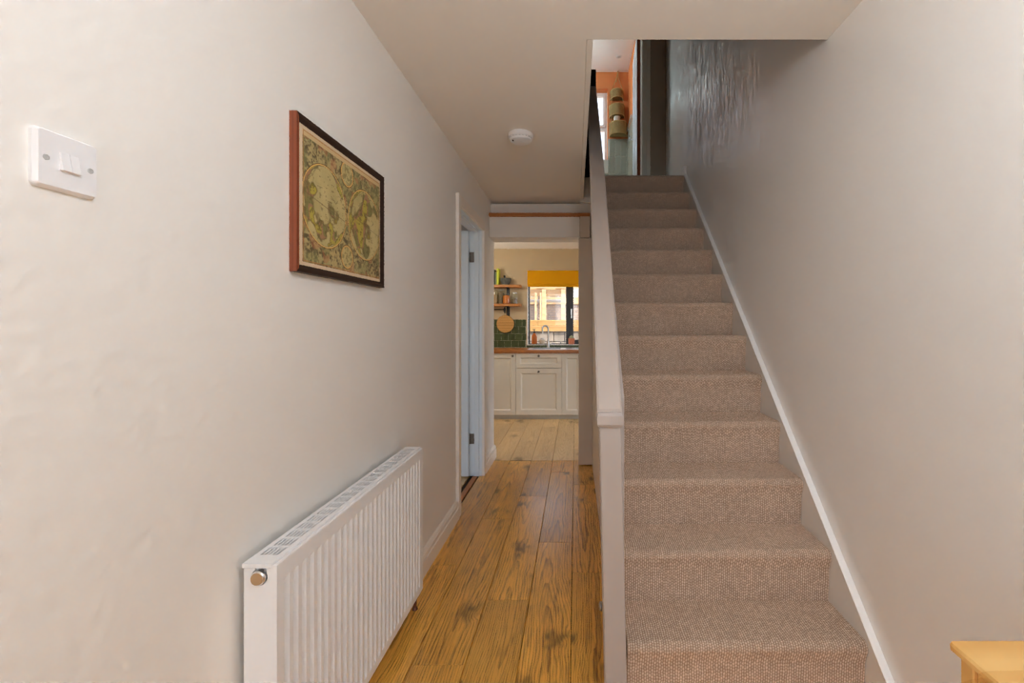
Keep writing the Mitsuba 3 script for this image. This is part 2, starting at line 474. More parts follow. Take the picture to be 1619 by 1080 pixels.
# upstairs
struct('floor_landing', cat(bx(0.043, XR, 4.128, 5.15, 2.375, ZF - 0.01), bx(-0.9, XR, 5.0, YB, ZF - 0.1, ZF - 0.01)), 'paint_white', 'white painted edge of the landing floor', 'floor')
struct('wall_landing_left', bx(-1.0, -0.88, 0.9, YB, ZF, ZT + 0.1), 'paint_landing')
struct('wall_landing_end', wall_y(5.03, 5.13, -0.9, XR, ZF - 0.02, ZT, [(-0.06, 0.745, 0, 4.62)]), 'paint_landing', 'brown-grey landing wall beside the bathroom door', 'wall')
struct('ceiling_landing', bx(-1.0, XR + 0.1, 0.9, 5.08, ZT, ZT + 0.1), 'paint_landing')  # unseen ceiling, toned dark so less light reaches the rail
struct('ceiling_bath', bx(-1.0, XR + 0.1, 5.08, YB + 0.3, ZT, ZT + 0.1), 'paint_white', 'white bathroom ceiling above the orange walls', 'ceiling')
struct('wall_bath_back', wall_y(YB, YB + 0.26, -1.0, XR + 0.1, ZF, ZT + 0.1, [(BX0, BX1, BZ0, BZ1)]), 'paint_orange', 'orange painted bathroom wall with the window', 'wall')
struct('wall_bath_right', bx(0.77, 0.87, 5.13, YB, ZF, ZT), 'paint_orange', 'orange painted bathroom side wall beside the open door', 'wall')
struct('wall_bath_left', bx(-0.88, -0.84, 5.13, YB, ZF, ZT), 'render_white')

# floor boards: each board a part
fl = struct_root('floor', 'brown oak effect plank floor of the hall and kitchen', 'floor')


def plank(x0, x1, y0, y1, bsdf, pid, nudge=0.0):
    g = 0.0011
    m = bx(x0 + g, x1 - g, y0 + g, y1 - g, -0.014, 0.0 + nudge, 0.0016)
    v = m.vertices
    uv = np.stack([v[:, 1] - y0 + 2 + 10 * pid, v[:, 0] - (x0 + x1) / 2], 1)
    part(fl, 'plank', m, bsdf, uv=uv)


pid = 1
PW = 0.197
cols = [(-0.807, -0.61, 2.39), (-0.61, -0.41, 1.69), (-0.41, -0.212, 2.09), (-0.212, -0.018, 2.64), (-0.018, 0.176, 2.32), (0.176, 0.373, 1.9), (0.373, 0.57, 2.5), (0.57, 0.767, 2.2), (0.767, 0.964, 2.7)]
for c0, c1, ph in cols:
    y = ph - 1.268 * 4
    yend = 4.237 if c0 < 0.17 else 1.62
    while y < yend:
        a, b = max(y, YF), min(y + 1.268, yend)
        if b - a > 0.02:
            lo = c0
            plank(lo, c1, a, b, 'floor_oak', pid)
            pid += 1
        y += 1.268
kx = [-1.2, -1.003, -0.806, -0.609, -0.412, -0.215, -0.018, 0.179, 0.376]
for i in range(len(kx) - 1):
    y = 4.239 - 1.268 * [0.3, 0.75, 0.1, 0.55, 0.9, 0.35, 0.7, 0.2][i]
    while y < 6.2:
        a, b = max(y, 4.239), min(y + 1.268, 6.2)
        if kx[i] < XL - 0.15:
            a = max(a, YK + 0.13)
        if b - a > 0.02:
            plank(kx[i], kx[i + 1], a, b, 'kitchen_oak', pid)
            pid += 1
        y += 1.268
# threshold slot is the dark gap between 4.237 and 4.239

# ------------------------------------------------------------------ skirting boards
SK = Polygon([(0, 0), (0.024, 0), (0.024, 0.076), (0.0185, 0.0785), (0.0185, 0.084), (0.022, 0.088), (0.020, 0.102), (0.011, 0.113), (0.003, 0.119), (0, 0.119)])


def skirting(y0, y1):
    m = extrude(SK, y1 - y0)
    v = m.vertices.copy()
    m.vertices = np.stack([XL + v[:, 0], y0 + v[:, 2], v[:, 1]], 1)
    m.fix_normals()
    return m


struct('baseboard_left', cat(skirting(YF, 2.967), skirting(3.86, YK)), 'paint_skirting', 'moulded beige skirting board along the left wall', 'skirting board')

# ------------------------------------------------------------------ doorway in the left wall
dc = struct_root('door_1', 'pale painted door frame in the left wall with the door swung away', 'doorway')
ARCH = Polygon([(0, 0), (0.058, 0), (0.058, 0.015), (0.050, 0.020), (0.012, 0.022), (0, 0.022)])


def architrave(y0, y1, z0, z1, b=0.004):
    return bx(XL - 0.002, XL + 0.022, y0, y1, z0, z1, b)


part(dc, 'architrave', architrave(2.965, 3.024, 0, 2.125), 'paint_trim')
part(dc, 'architrave', architrave(3.796, 3.856, 0, 2.125), 'paint_trim')
part(dc, 'architrave', architrave(3.022, 3.798, 2.048, 2.122), 'paint_skirting')
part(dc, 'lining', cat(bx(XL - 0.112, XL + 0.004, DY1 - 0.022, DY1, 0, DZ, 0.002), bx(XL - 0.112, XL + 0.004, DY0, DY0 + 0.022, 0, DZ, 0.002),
                       bx(XL - 0.112, XL + 0.004, DY0 + 0.02, DY1 - 0.02, DZ - 0.024, DZ, 0.002)), 'paint_door_daylit')
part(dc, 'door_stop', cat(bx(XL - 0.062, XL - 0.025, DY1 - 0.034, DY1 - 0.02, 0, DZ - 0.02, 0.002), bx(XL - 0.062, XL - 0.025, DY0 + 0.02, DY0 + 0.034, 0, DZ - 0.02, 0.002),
                          bx(XL - 0.062, XL - 0.025, DY0 + 0.02, DY1 - 0.02, DZ - 0.038, DZ - 0.022, 0.002)), 'paint_door_daylit')
part(dc, 'threshold_strip', bx(XL - 0.075, XL - 0.035, DY0 + 0.035, DY1 - 0.035, -0.012, 0.005, 0.003), 'batten_wood')
leaf = part(dc, 'door_leaf', cat(bx(XL - 0.862, XL - 0.104, DY1 - 0.066, DY1 - 0.024, 0.01, DZ - 0.03, 0.003)), 'paint_door_daylit')
for hz in (1.262 + 0.52, 0.27):
    h = cat(bx(XL - 0.1005, XL - 0.066, DY1 - 0.026, DY1 - 0.0215, hz, hz + 0.085),
            cyl([XL - 0.098, DY1 - 0.028, hz], [XL - 0.098, DY1 - 0.028, hz + 0.085], 0.005, 10),
            *[cyl([XL - 0.078, DY1 - 0.029, hz + q], [XL - 0.078, DY1 - 0.0215, hz + q], 0.0035, 8) for q in (0.015, 0.042, 0.07)])
    part(dc, 'hinge', h, 'pewter', label='dark metal butt hinge')

# ------------------------------------------------------------------ end of the hall: pelmet, rail, sliding door
single('pelmet', 'beige painted pelmet board spanning above the kitchen doorway', 'pelmet', bx(XL + 0.001, 0.034, 4.10, YE - 0.001, 2.05, 2.235, 0.002), 'paint_wall')
single('wood_rail', 'thin orange-brown wooden batten lying along the top of the pelmet', 'rail', bx(XL + 0.001, 0.13, 4.085, YE - 0.001, 2.236, 2.268, 0.003), 'batten_wood')
sd = thing('sliding_door', 'plain beige sliding door slid open beside the kitchen doorway', 'door')
part(sd, 'panel', bx(0.027, 0.9, 4.08, 4.12, 0.008, 2.04, 0.002), 'paint_panel')
part(sd, 'top_board', bx(0.036, 0.13, 4.082, 4.12, 2.045, 2.235, 0.002), 'paint_panel')

# ------------------------------------------------------------------ staircase
R, G, Y1 = 0.2, 0.2153, 1.534
CX0, CX1 = 0.173, 0.973
st = thing('staircase', 'straight flight of stairs carpeted in beige loop pile', 'staircase')


def rise(k):
    return 0.2 * k if k < 13 else 2.612


for k in range(1, 14):
    z0, z1 = 0.2 * (k - 1), rise(k)
    yr, yn = Y1 + (k - 1) * G, Y1 + k * G
    if k == 13:
        yn = yr - 0.012
    pr = [(yr + 0.004, z0 - 0.02 if k > 1 else 0.0), (yr, z0 + 0.05), (yr - 0.004, z1 - 0.075), (yr - 0.010, z1 - 0.055)]
    n0, rad = yr - 0.020, 0.024
    for a in np.linspace(200, 90, 9):
        pr.append((n0 + rad + rad * math.cos(math.radians(a)), z1 - rad + rad * math.sin(math.radians(a))))
    pr += [(yn + 0.02, z1), (yn + 0.02, z0 - 0.02 if k > 1 else 0.0)]
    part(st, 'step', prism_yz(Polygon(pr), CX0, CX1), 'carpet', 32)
SL = R / G


def sloped(y0, y1, za, zb, zref, yref):
    """polygon in y,z: band between zref+za and zref+zb following the pitch, vertical ends."""
    f = lambda y: zref + SL * (y - yref)
    return [(y0, f(y0) + za), (y1, f(y1) + za), (y1, f(y1) + zb), (y0, f(y0) + zb)]


# wall string: top line passes (Y 1.4256, z 0.139)
zs, ys = 0.136, 1.4256
strg = Polygon([(1.28, 0.0), (1.75, 0.0), (4.12, 2.2), (4.12, zs + SL * (4.10 - ys)), (1.28, max(0.002, zs + SL * (1.28 - ys)))])
part(st, 'wall_string', prism_yz(strg, 0.9745, 0.9995), 'paint_string', label='beige side of the stair string against the wall')
cap = Polygon(sloped(1.285, 4.125, 0.0005, 0.004, zs, ys))
part(st, 'string_capping', cat(prism_yz(cap, 0.973, 0.9995), bx(0.972, 0.9995, 4.10, 4.14, ZF, zs + SL * (4.125 - ys) + 0.05, 0.003)), 'paint_white', label='white top edge of the stair string')
part(st, 'landing_edging', bx(CX0, CX1, 4.125, 4.14, ZF - 0.004, ZF + 0.007, 0.002), 'steel', label='thin metal edging strip at the top step')

# ------------------------------------------------------------------ balustrade: solid panelled, capped by a sloping rail
bl = thing('balustrade', 'solid beige stair balustrade with a square newel post', 'balustrade')


def skew(m, z0, dx_per_z):
    v = m.vertices.copy()
    v[:, 0] += (z0 - v[:, 2]) * dx_per_z
    m.vertices = v
    return m


NY = 1.50
part(bl, 'newel_post', skew(bx(0.0785, 0.1505, NY, NY + 0.09, -0.005, 0.935, 0.003), 0.93, 0.0225), 'paint_post', label='square painted newel post')
capm = []
for (x0, x1, y0, y1, z) in ((0.074, 0.152, NY - 0.008, NY + 0.1, 0.926), (0.071, 0.1545, NY - 0.012, NY + 0.1, 0.933), (0.071, 0.1545, NY - 0.012, NY + 0.1, 0.962), (0.074, 0.152, NY - 0.009, NY + 0.1, 0.972)):
    for x in (x0, x1):
        for y in (y0, y1):
            capm.append((x, y, z))
part(bl, 'newel_cap', trimesh.convex.convex_hull(np.array(capm)), 'paint_post', label='smooth rounded end block on the newel post')
# handrail, widening a little and drifting right as it climbs
f = lambda y: 0.972 + SL * (y - 1.50)
YT = 4.16
rp = []
for (y, xa, xb) in ((1.51, 0.0715, 0.1540), (2.8, 0.090, 0.181), (YT, 0.104, 0.186)):
    c, z = 0.006, f(y)
    rp.append([(xa, y, z - 0.055), (xa, y, z - c), (xa + c, y, z), (xb - c, y, z), (xb, y, z - c), (xb, y, z - 0.055)])
V = np.array(rp).reshape(-1, 3)
F = []
for s in range(2):
    for k in range(6):
        q = (k + 1) % 6
        F += [[s * 6 + k, s * 6 + q, s * 6 + 6 + q], [s * 6 + k, s * 6 + 6 + q, s * 6 + 6 + k]]
F += [[0, 2, 1], [0, 3, 2], [0, 4, 3], [0, 5, 4]] + [[12, 13, 14], [12, 14, 15], [12, 15, 16], [12, 16, 17]]
hr = trimesh.Trimesh(V, F, process=False); hr.fix_normals()
part(bl, 'handrail', hr, 'paint_rail', label='broad sloping painted capping')
pan = Polygon([(1.592, 0.41), (YT, 2.12), (YT, f(YT) - 0.05), (1.59, f(1.59) - 0.05)])
part(bl, 'side_panel', prism_yz(pan, 0.145, 0.170), 'paint_post')
part(bl, 'upper_newel', bx(0.085, 0.186, 4.165, 4.25, 2.612, 3.60, 0.004), 'dark_dot_and_shade', label='newel post at the head of the stairs, shade put into its dark colour')  # near-black colour carries the shade at the stair head
part(bl, 'shade_strip', prism_yz(Polygon([(2.2, f(2.2) - 0.30), (YT, f(YT) - 0.30), (YT, f(YT) - 0.05), (2.2, f(2.2) - 0.05)]), 0.110, 0.146), 'dark_dot_and_shade', label='dark strip standing in for the shade under the upper rail')  # strip painted dark for the shade in the stairwell gap
# under-stair cupboard
uc = thing('understair_cupboard', 'beige cupboard front under the stairs with a small metal knob', 'cupboard')
part(uc, 'door', prism_yz(Polygon([(1.60, 0.006), (4.07, 0.006), (4.07, 2.035), (1.60, 0.395)]), 0.150, 0.169), 'paint_panel')
kb = lathe([(0, 0), (0.007, 0), (0.006, 0.044), (0.012, 0.048), (0.0155, 0.053), (0.0155, 0.060), (0.011, 0.064), (0, 0.065)], 24)
kb.apply_transform(trimesh.transformations.rotation_matrix(-math.pi / 2, [0, 1, 0]))
kb.apply_translation([0.1495, 1.665, 0.232])
part(uc, 'knob', kb, 'steel', 40, label='small silver knob')
# stairwell lining above the hall ceiling
single('stairwell_apron', 'beige lining board along the edge of the stairwell opening', 'lining board', cat(bx(0.0435, 0.070, 1.808, 4.127, ZC + 0.001, ZF + 0.05, 0.003)), 'paint_ceiling')

# ------------------------------------------------------------------ radiator
rd = thing('radiator', 'white panel radiator with a grilled top on the left wall', 'radiator')
RX0, RX1, RY0, RY1, RZ0, RZ1 = -0.760, -0.683, 1.042, 2.036, 0.078, 0.715
# fluted front panel: profile in (y, x) extruded in z with tapering ends
NF = 28
pitch = (RY1 - RY0 - 0.05) / NF
rows = [(RZ0 + 0.006, 0.0), (RZ0 + 0.030, 0.0), (RZ0 + 0.048, 1.0), (RZ1 - 0.062, 1.0), (RZ1 - 0.044, 0.0), (RZ1 - 0.006, 0.0)]
ys_ = [RY0]
ds_ = [0.0]
for i in range(NF):
    y = RY0 + 0.025 + i * pitch
    for t, d in ((0.03, 0), (0.13, 1), (0.55, 1), (0.63, 0), (0.97, 0)):
        ys_.append(y + t * pitch); ds_.append(d)
ys_.append(RY1); ds_.append(0.0)
V, F = [], []
for z, w in rows:
    for y, d in zip(ys_, ds_):
        V.append((RX1 - 0.012 * d * w, y, z))
n = len(ys_)
for r in range(len(rows) - 1):
    for i in range(n - 1):
        a, b, c, d = r * n + i, r * n + i + 1, (r + 1) * n + i + 1, (r + 1) * n + i
        F += [[a, b, c], [a, c, d]]
front = trimesh.Trimesh(V, F, process=False)
edge = cat(bx(RX1 - 0.014, RX1 - 0.0005, RY0, RY0 + 0.004, RZ0 + 0.004, RZ1 - 0.006), bx(RX1 - 0.010, RX1 - 0.0005, RY1 - 0.004, RY1, RZ0 + 0.004, RZ1 - 0.006),
           bx(RX1 - 0.012, RX1 - 0.0006, RY0, RY1, RZ0, RZ0 + 0.007, 0.002), bx(RX1 - 0.010, RX1 + 0.0002, RY0, RY1, RZ1 - 0.010, RZ1 - 0.004, 0.002))
part(rd, 'front_panel', cat(front, edge), 'radiator_white')
part(rd, 'back_panel', bx(RX0, RX0 + 0.012, RY0 + 0.004, RY1 - 0.004, RZ0 + 0.01, RZ1 - 0.02, 0.003), 'radiator_white')
end_poly = holed(RX0 + 0.001, RX1 - 0.012, RZ0 + 0.012, RZ1 - 0.012, [])
hole = Point(-0.7235, 0.683).buffer(0.019)
hole = unary_union([hole, sbox(-0.7235 - 0.010, 0.683, -0.7235 + 0.017, 0.703)])
part(rd, 'side_panel', prism_xz(end_poly.difference(hole), RY0, RY0 + 0.003), 'radiator_white')
part(rd, 'inner_plate', bx(RX0 + 0.013, RX1 - 0.014, RY0 + 0.010, RY0 + 0.012, 0.62, RZ1 - 0.013), 'radiator_white')
part(rd, 'side_panel', bx(RX0 + 0.001, RX1 - 0.012, RY1 - 0.003, RY1, RZ0 + 0.012, RZ1 - 0.012), 'radiator_white')
gp = sbox(RY0 - 0.003, RX0 - 0.001, RY1 + 0.003, RX1 - 0.010)
ng = 20
gl = (RY1 - RY0 - 0.06) / ng
slots = []
for i in range(ng):
    for j in range(5):
        xx = RX0 + 0.011 + j * 0.0092
        y = RY0 + 0.038 + i * gl
        slots.append(sbox(y, xx, y + gl * 0.78, xx + 0.0058))
gp = gp.difference(unary_union(slots))
gm = extrude(gp, 0.004)
v = gm.vertices.copy(); gm.vertices = np.stack([v[:, 1], v[:, 0], v[:, 2] + RZ1 - 0.004], 1); gm.fix_normals()
lip = cat(bx(RX0 - 0.001, RX1 - 0.010, RY0 - 0.003, RY0 - 0.001, RZ1 - 0.010, RZ1 - 0.001), bx(RX1 - 0.013, RX1 - 0.010, RY0 - 0.003, RY1 + 0.003, RZ1 - 0.010, RZ1 - 0.0005))
part(rd, 'top_grille', cat(gm, lip), 'radiator_white', label='slotted top grille')
fins = [bx(RX0 + 0.014, RX1 - 0.018, RY0 + 0.02 + i * 0.0245, RY0 + 0.0205 + i * 0.0245, RZ0 + 0.05, RZ1 - 0.055) for i in range(40)]
part(rd, 'convector', cat(bx(RX0 + 0.030, RX0 + 0.033, RY0 + 0.02, RY1 - 0.02, RZ0 + 0.05, RZ1 - 0.05), *fins), 'radiator_inner_shade', label='fins inside the radiator, coloured dark for its inner shade')
vk = lathe([(0, 0.0), (0.010, 0.0), (0.010, 0.012), (0.0165, 0.012), (0.0168, 0.028), (0.0150, 0.031), (0.0138, 0.031)], 32)
vk.apply_transform(trimesh.transformations.rotation_matrix(math.pi / 2, [1, 0, 0]))
vk.apply_translation([-0.7235, RY0 + 0.022, 0.683])
vlv = part(rd, 'bleed_valve', vk, 'chrome', 30, label='round metal plug in the radiator end')
vc = lathe([(0, 0.0), (0.0138, 0.0), (0.0135, 0.0012), (0, 0.0016)], 32)
vc.apply_transform(trimesh.transformations.rotation_matrix(math.pi / 2, [1, 0, 0]))
vc.apply_translation([-0.7235, RY0 - 0.009, 0.683])
part(vlv, 'cap', vc, 'reflected_brown', label='metal face of the plug with a brown reflection in its colour')
part(rd, 'pipe', cat(cyl([-0.712, 2.018, 0.0], [-0.712, 2.018, 0.12], 0.0075, 14), lathe([(0, 0), (0.013, 0), (0.012, 0.006), (0.008, 0.012), (0, 0.012)], 18, (-0.712, 2.018, 0))), 'copper', 40, label='dark copper pipe into the floor')
for y in (1.2, 1.85):
    part(rd, 'bracket', bx(XL + 0.0003, RX0 - 0.0002, y, y + 0.03, 0.2, 0.6), 'radiator_inner_shade')

# ------------------------------------------------------------------ light switch
sw = thing('light_switch', 'white plastic double rocker light switch on the left wall', 'light switch')


def plate_yz(y0, y1, z0, z1, r, x0, x1, taper):
    """rounded plate on the left wall with a soft front edge."""
    lo = sbox(y0 + r, z0 + r, y1 - r, z1 - r).buffer(r, 8)
    hi = sbox(y0 + r, z0 + r, y1 - r, z1 - r).buffer(r - taper, 8)
    pts = [(x0, y, z) for y, z in lo.exterior.coords] + [(x0 + (x1 - x0) * 0.45, y, z) for y, z in lo.exterior.coords] + [(x1, y, z) for y, z in hi.exterior.coords]
    return trimesh.convex.convex_hull(np.array(pts))


SY0, SZ0 = 0.6485, 1.461
part(sw, 'plate', plate_yz(SY0, SY0 + 0.086, SZ0, SZ0 + 0.086, 0.007, XL, XL + 0.011, 0.0035), 'plastic_white', 25)
for i in range(2):
    y0 = SY0 + 0.0305 + i * 0.0127
    pr = [(0.0095, SZ0 + 0.030), (0.0165, SZ0 + 0.0305), (0.0160, SZ0 + 0.034), (0.0118, SZ0 + 0.0575), (0.0095, SZ0 + 0.058)]
    m = extrude(Polygon(pr), 0.0123)
    v = m.vertices.copy(); m.vertices = np.stack([XL + v[:, 0], y0 + v[:, 2], v[:, 1]], 1); m.fix_normals()
    part(sw, 'rocker', m, 'plastic_white')
for yy in (SY0 + 0.0128, SY0 + 0.0732):
    s = lathe([(0, 0), (0.0042, 0), (0.0042, 0.0012), (0.003, 0.0014), (0.003, 0.0006), (0, 0.0006)], 18)
    s.apply_transform(trimesh.transformations.rotation_matrix(math.pi / 2, [0, 1, 0]))
    s.apply_translation([XL + 0.0108, yy, SZ0 + 0.043])
    part(sw, 'screw', s, 'plastic_grey', label='recessed grey screw')

# ------------------------------------------------------------------ framed map
pc = thing('framed_map', 'antique style double hemisphere map in a red-brown frame on the left wall', 'picture')
FY0, FY1, FZ0, FZ1, FD, FWD = 1.240, 1.806, 1.407, 1.845, 0.021, 0.021


def frame_bar(a, b, c, d):
    """a, b outer corners, c, d inner corners (y, z): a mitred bar with a bevelled inside."""
    pts = []
    for (y, z) in (a, b):
        pts += [(XL + 0.0005, y, z), (XL + FD, y, z)]
    for (y, z), (yo, zo) in ((c, a), (d, b)):
        pts += [(XL + 0.0005, y, z), (XL + FD - 0.006, y, z), (XL + FD, yo + 0.45 * (y - yo), zo + 0.45 * (z - zo))]
    return trimesh.convex.convex_hull(np.array(pts))


o = [(FY0, FZ0), (FY1, FZ0), (FY1, FZ1), (FY0, FZ1)]
i_ = [(FY0 + FWD, FZ0 + FWD), (FY1 - FWD, FZ0 + FWD), (FY1 - FWD, FZ1 - FWD), (FY0 + FWD, FZ1 - FWD)]
for k in range(4):
    q = (k + 1) % 4
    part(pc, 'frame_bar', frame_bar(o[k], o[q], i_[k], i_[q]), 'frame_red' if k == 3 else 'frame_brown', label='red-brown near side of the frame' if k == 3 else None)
part(pc, 'map', bx(XL + 0.004, XL + 0.013, FY0 + 0.018, FY1 - 0.018, FZ0 + 0.018, FZ1 - 0.018), 'map_paper', label='printed map with two round hemispheres')

# ------------------------------------------------------------------ smoke alarm
sa = thing('smoke_alarm', 'round white smoke alarm on the hall ceiling', 'smoke alarm')
sx, sy_ = -0.325, 2.70
part(sa, 'base', lathe([(0, 0), (0.070, 0), (0.0735, -0.004), (0.0735, -0.022), (0.070, -0.027), (0, -0.027)], 48, (sx, sy_, ZC)), 'plastic_white', 30)
part(sa, 'cover', lathe([(0, -0.026), (0.064, -0.026), (0.066, -0.034), (0.062, -0.043), (0.050, -0.050), (0.022, -0.053), (0, -0.053)], 48, (sx, sy_, ZC)), 'plastic_white', 30)
part(sa, 'vent', cat(*[bx(-0.006, 0.006, 0.060, 0.0655, -0.034, -0.029).apply_transform(trimesh.transformations.rotation_matrix(a, [0, 0, 1])).apply_translation([sx, sy_, ZC]) for a in np.arange(20) * math.pi / 10]), 'plastic_grey', label='ring of grey vent slots')
part(sa, 'test_button', lathe([(0, -0.052), (0.013, -0.051), (0.013, -0.054), (0.010, -0.056), (0, -0.0565)], 20, (sx + 0.012, sy_ - 0.01, ZC)), 'plastic_white', 30)
part(sa, 'indicator', lathe([(0, -0.049), (0.0045, -0.048), (0.0045, -0.052), (0, -0.053)], 12, (sx - 0.042, sy_ - 0.028, ZC)), 'dark_dot_and_shade', label='small dark indicator dot')

# ------------------------------------------------------------------ pine side table at the lower right
tb = thing('pine_table', 'small pale pine side table at the foot of the stairs', 'table')
TX0, TX1, TY0, TY1, TZ = 0.662, 0.985, 0.36, 0.812, 0.70
tp = sbox(TX0 + 0.01, TY0 + 0.01, TX1 - 0.01, TY1 - 0.01)
pts = []
for off, z in ((0.0015, TZ - 0.0205), (0.0095, TZ - 0.014), (0.010, TZ - 0.006), (0.0075, TZ - 0.0015), (0.003, TZ)):
    pts += [(x, y, z) for x, y in tp.buffer(off, 6).exterior.coords]
part(tb, 'tabletop', trimesh.convex.convex_hull(np.array(pts)), 'pine', 30)
LE = 0.026
for lx in (TX0 + 0.013, TX1 - 0.013 - LE):
    for ly in (TY0 + 0.013, TY1 - 0.013 - LE):
        part(tb, 'leg', bx(lx, lx + LE, ly, ly + LE, 0, TZ - 0.0205, 0.002), 'pine')
for y0 in (TY1 - 0.033, TY0 + 0.020):
    part(tb, 'apron', bx(TX0 + 0.040, TX1 - 0.040, y0, y0 + 0.013, TZ - 0.075, TZ - 0.0207), 'pine')
for x0 in (TX0 + 0.020, TX1 - 0.033):
    part(tb, 'apron', bx(x0, x0 + 0.013, TY0 + 0.040, TY1 - 0.040, TZ - 0.055, TZ - 0.0207), 'pine')

# ------------------------------------------------------------------ hall fill lamp (added, out of view) and front door glazing
hl = thing('added_lamp', 'added globe lamp, unseen, brightening the front of the hall', 'lamp')
LX, LY, LZ = 0.30, 0.25, 2.08
part(hl, 'ceiling_rose', lathe([(0, 0), (0.05, 0), (0.045, -0.02), (0, -0.025)], 32, (LX, LY, ZC)), 'plastic_white', 30)
part(hl, 'cable', cyl([LX, LY, LZ + 0.12], [LX, LY, ZC - 0.02], 0.004, 8), 'plastic_white')
globe = trimesh.creation.icosphere(subdivisions=3, radius=0.12).apply_translation([LX, LY, LZ])
part(hl, 'globe', mikit.ply(globe, 'plastic_white', True, emitter={'type': 'area', 'sampling_weight': 4.0, 'radiance': {'type': 'rgb', 'value': list(FILL_HALL)}}), None)
fd = struct_root('door_2', 'fully glazed front door and side light behind the viewer', 'door')
part(fd, 'frame', wall_y(YF - 0.14, YF - 0.07, -0.72, 0.94, 0, 2.36, [(-0.68, 0.10, 0.12, 2.32), (0.16, 0.90, 0.12, 2.32)]), 'paint_white')
for x0, x1 in ((-0.69, 0.11), (0.15, 0.91)):
    part(fd, 'pane', trimesh.Trimesh([(x0, YF - 0.105, 0.11), (x1, YF - 0.105, 0.11), (x1, YF - 0.105, 2.33), (x0, YF - 0.105, 2.33)], [[0, 1, 2], [0, 2, 3]]), 'pane')

# ------------------------------------------------------------------ kitchen units
CF = 6.06      # door front plane


def shaker(x0, x1, z0, z1, rail=0.062):
    """framed door with a recessed, bevelled centre panel."""
    y0, y1 = CF, CF + 0.020
    ring = sbox(x0, z0, x1, z1).difference(sbox(x0 + rail, z0 + rail, x1 - rail, z1 - rail))
    m = prism_xz(ring, y0, y1)
    a, b, c = rail, rail + 0.013, 0.010
    V = [(x0 + a, y0, z0 + a), (x1 - a, y0, z0 + a), (x1 - a, y0, z1 - a), (x0 + a, y0, z1 - a),
         (x0 + b, y0 + c, z0 + b), (x1 - b, y0 + c, z0 + b), (x1 - b, y0 + c, z1 - b), (x0 + b, y0 + c, z1 - b)]
    F = []
    for k in range(4):
        q = (k + 1) % 4
        F += [[k, q, 4 + q], [k, 4 + q, 4 + k]]
    F += [[4, 5, 6], [4, 6, 7]]
    return cat(m, trimesh.Trimesh(V, F, process=False))


def knob(x, z):
    k = lathe([(0, 0), (0.009, 0), (0.006, 0.004), (0.0055, 0.014), (0.013, 0.020), (0.015, 0.026), (0.012, 0.031), (0, 0.033)], 20)
    k.apply_transform(trimesh.transformations.rotation_matrix(math.pi / 2, [1, 0, 0]))
    k.apply_translation([x, CF, z])
    return k




def carcass(x0, x1):
    a, b, c, d = x0 + 0.001, x1 - 0.001, CF + 0.0225, YB - 0.09
    return cat(bx(a, a + 0.018, c, d, 0.075, 0.884), bx(b - 0.018, b, c, d, 0.075, 0.884), bx(a, b, d - 0.01, d, 0.075, 0.884), bx(a, b, c, d, 0.075, 0.093), bx(a, b, c, c + 0.02, 0.84, 0.884))


cb = thing('base_cabinet', 'cream kitchen base cabinet left of the drawer unit', 'cabinet')
part(cb, 'body', carcass(-1.395, -0.795), 'paint_cabinet')
d = part(cb, 'door', shaker(-1.393, -0.797, 0.064, 0.882), 'paint_cabinet')
part(d, 'knob', knob(-0.835, 0.85), 'pewter', 40, label='dark metal knob')
cb = thing('drawer_unit', 'cream kitchen unit with a drawer over a wide door, under the sink', 'cabinet')
part(cb, 'body', carcass(-0.795, -0.185), 'paint_cabinet')
d = part(cb, 'drawer', shaker(-0.793, -0.187, 0.690, 0.882, 0.055), 'paint_cabinet')
part(d, 'knob', knob(-0.49, 0.85), 'pewter', 40, label='dark metal knob')
d = part(cb, 'door', shaker(-0.793, -0.187, 0.064, 0.684, 0.066), 'paint_cabinet')
part(d, 'knob', knob(-0.49, 0.64), 'pewter', 40, label='dark metal knob')
cb = thing('base_cabinet', 'narrow cream kitchen base cabinet right of the drawer unit', 'cabinet')
part(cb, 'body', carcass(-0.185, 0.095), 'paint_cabinet')
d = part(cb, 'door', shaker(-0.183, 0.093, 0.064, 0.882), 'paint_cabinet')
part(d, 'knob', knob(0.052, 0.848), 'pewter', 40, label='dark metal knob')
single('plinth', 'plain grey-beige plinth along the foot of the kitchen units', 'plinth', bx(-1.395, 0.7, CF + 0.045, CF + 0.061, 0.001, 0.074), 'paint_plinth')
cb = thing('base_cabinet', 'cream kitchen base cabinet hidden behind the sliding door', 'cabinet')
part(cb, 'body', carcass(0.095, 0.695), 'paint_cabinet')
part(cb, 'door', shaker(0.097, 0.693, 0.064, 0.882), 'paint_cabinet')
SKX0, SKX1, SKY0, SKY1 = -0.62, 0.30, 6.16, 6.56
single('worktop', 'oiled red-brown wooden worktop running under the kitchen window', 'worktop',
       cat(*[prism_xy(g, 0.886, 0.928) for g in polys(sbox(-1.42, CF - 0.018, 0.72, YB - 0.001).difference(sbox(SKX0, SKY0, SKX1, SKY1)))]), 'worktop_wood')
sk = thing('sink', 'stainless steel sink set into the wooden worktop', 'sink')
rim = sbox(SKX0 - 0.02, SKY0 - 0.02, SKX1 + 0.02, SKY1 + 0.02).buffer(0.01).difference(unary_union([sbox(-0.58, SKY0 + 0.02, -0.22, SKY1 - 0.09).buffer(0.01)]))
part(sk, 'rim', cat(*[prism_xy(g, 0.9282, 0.934) for g in polys(rim)]), 'steel')
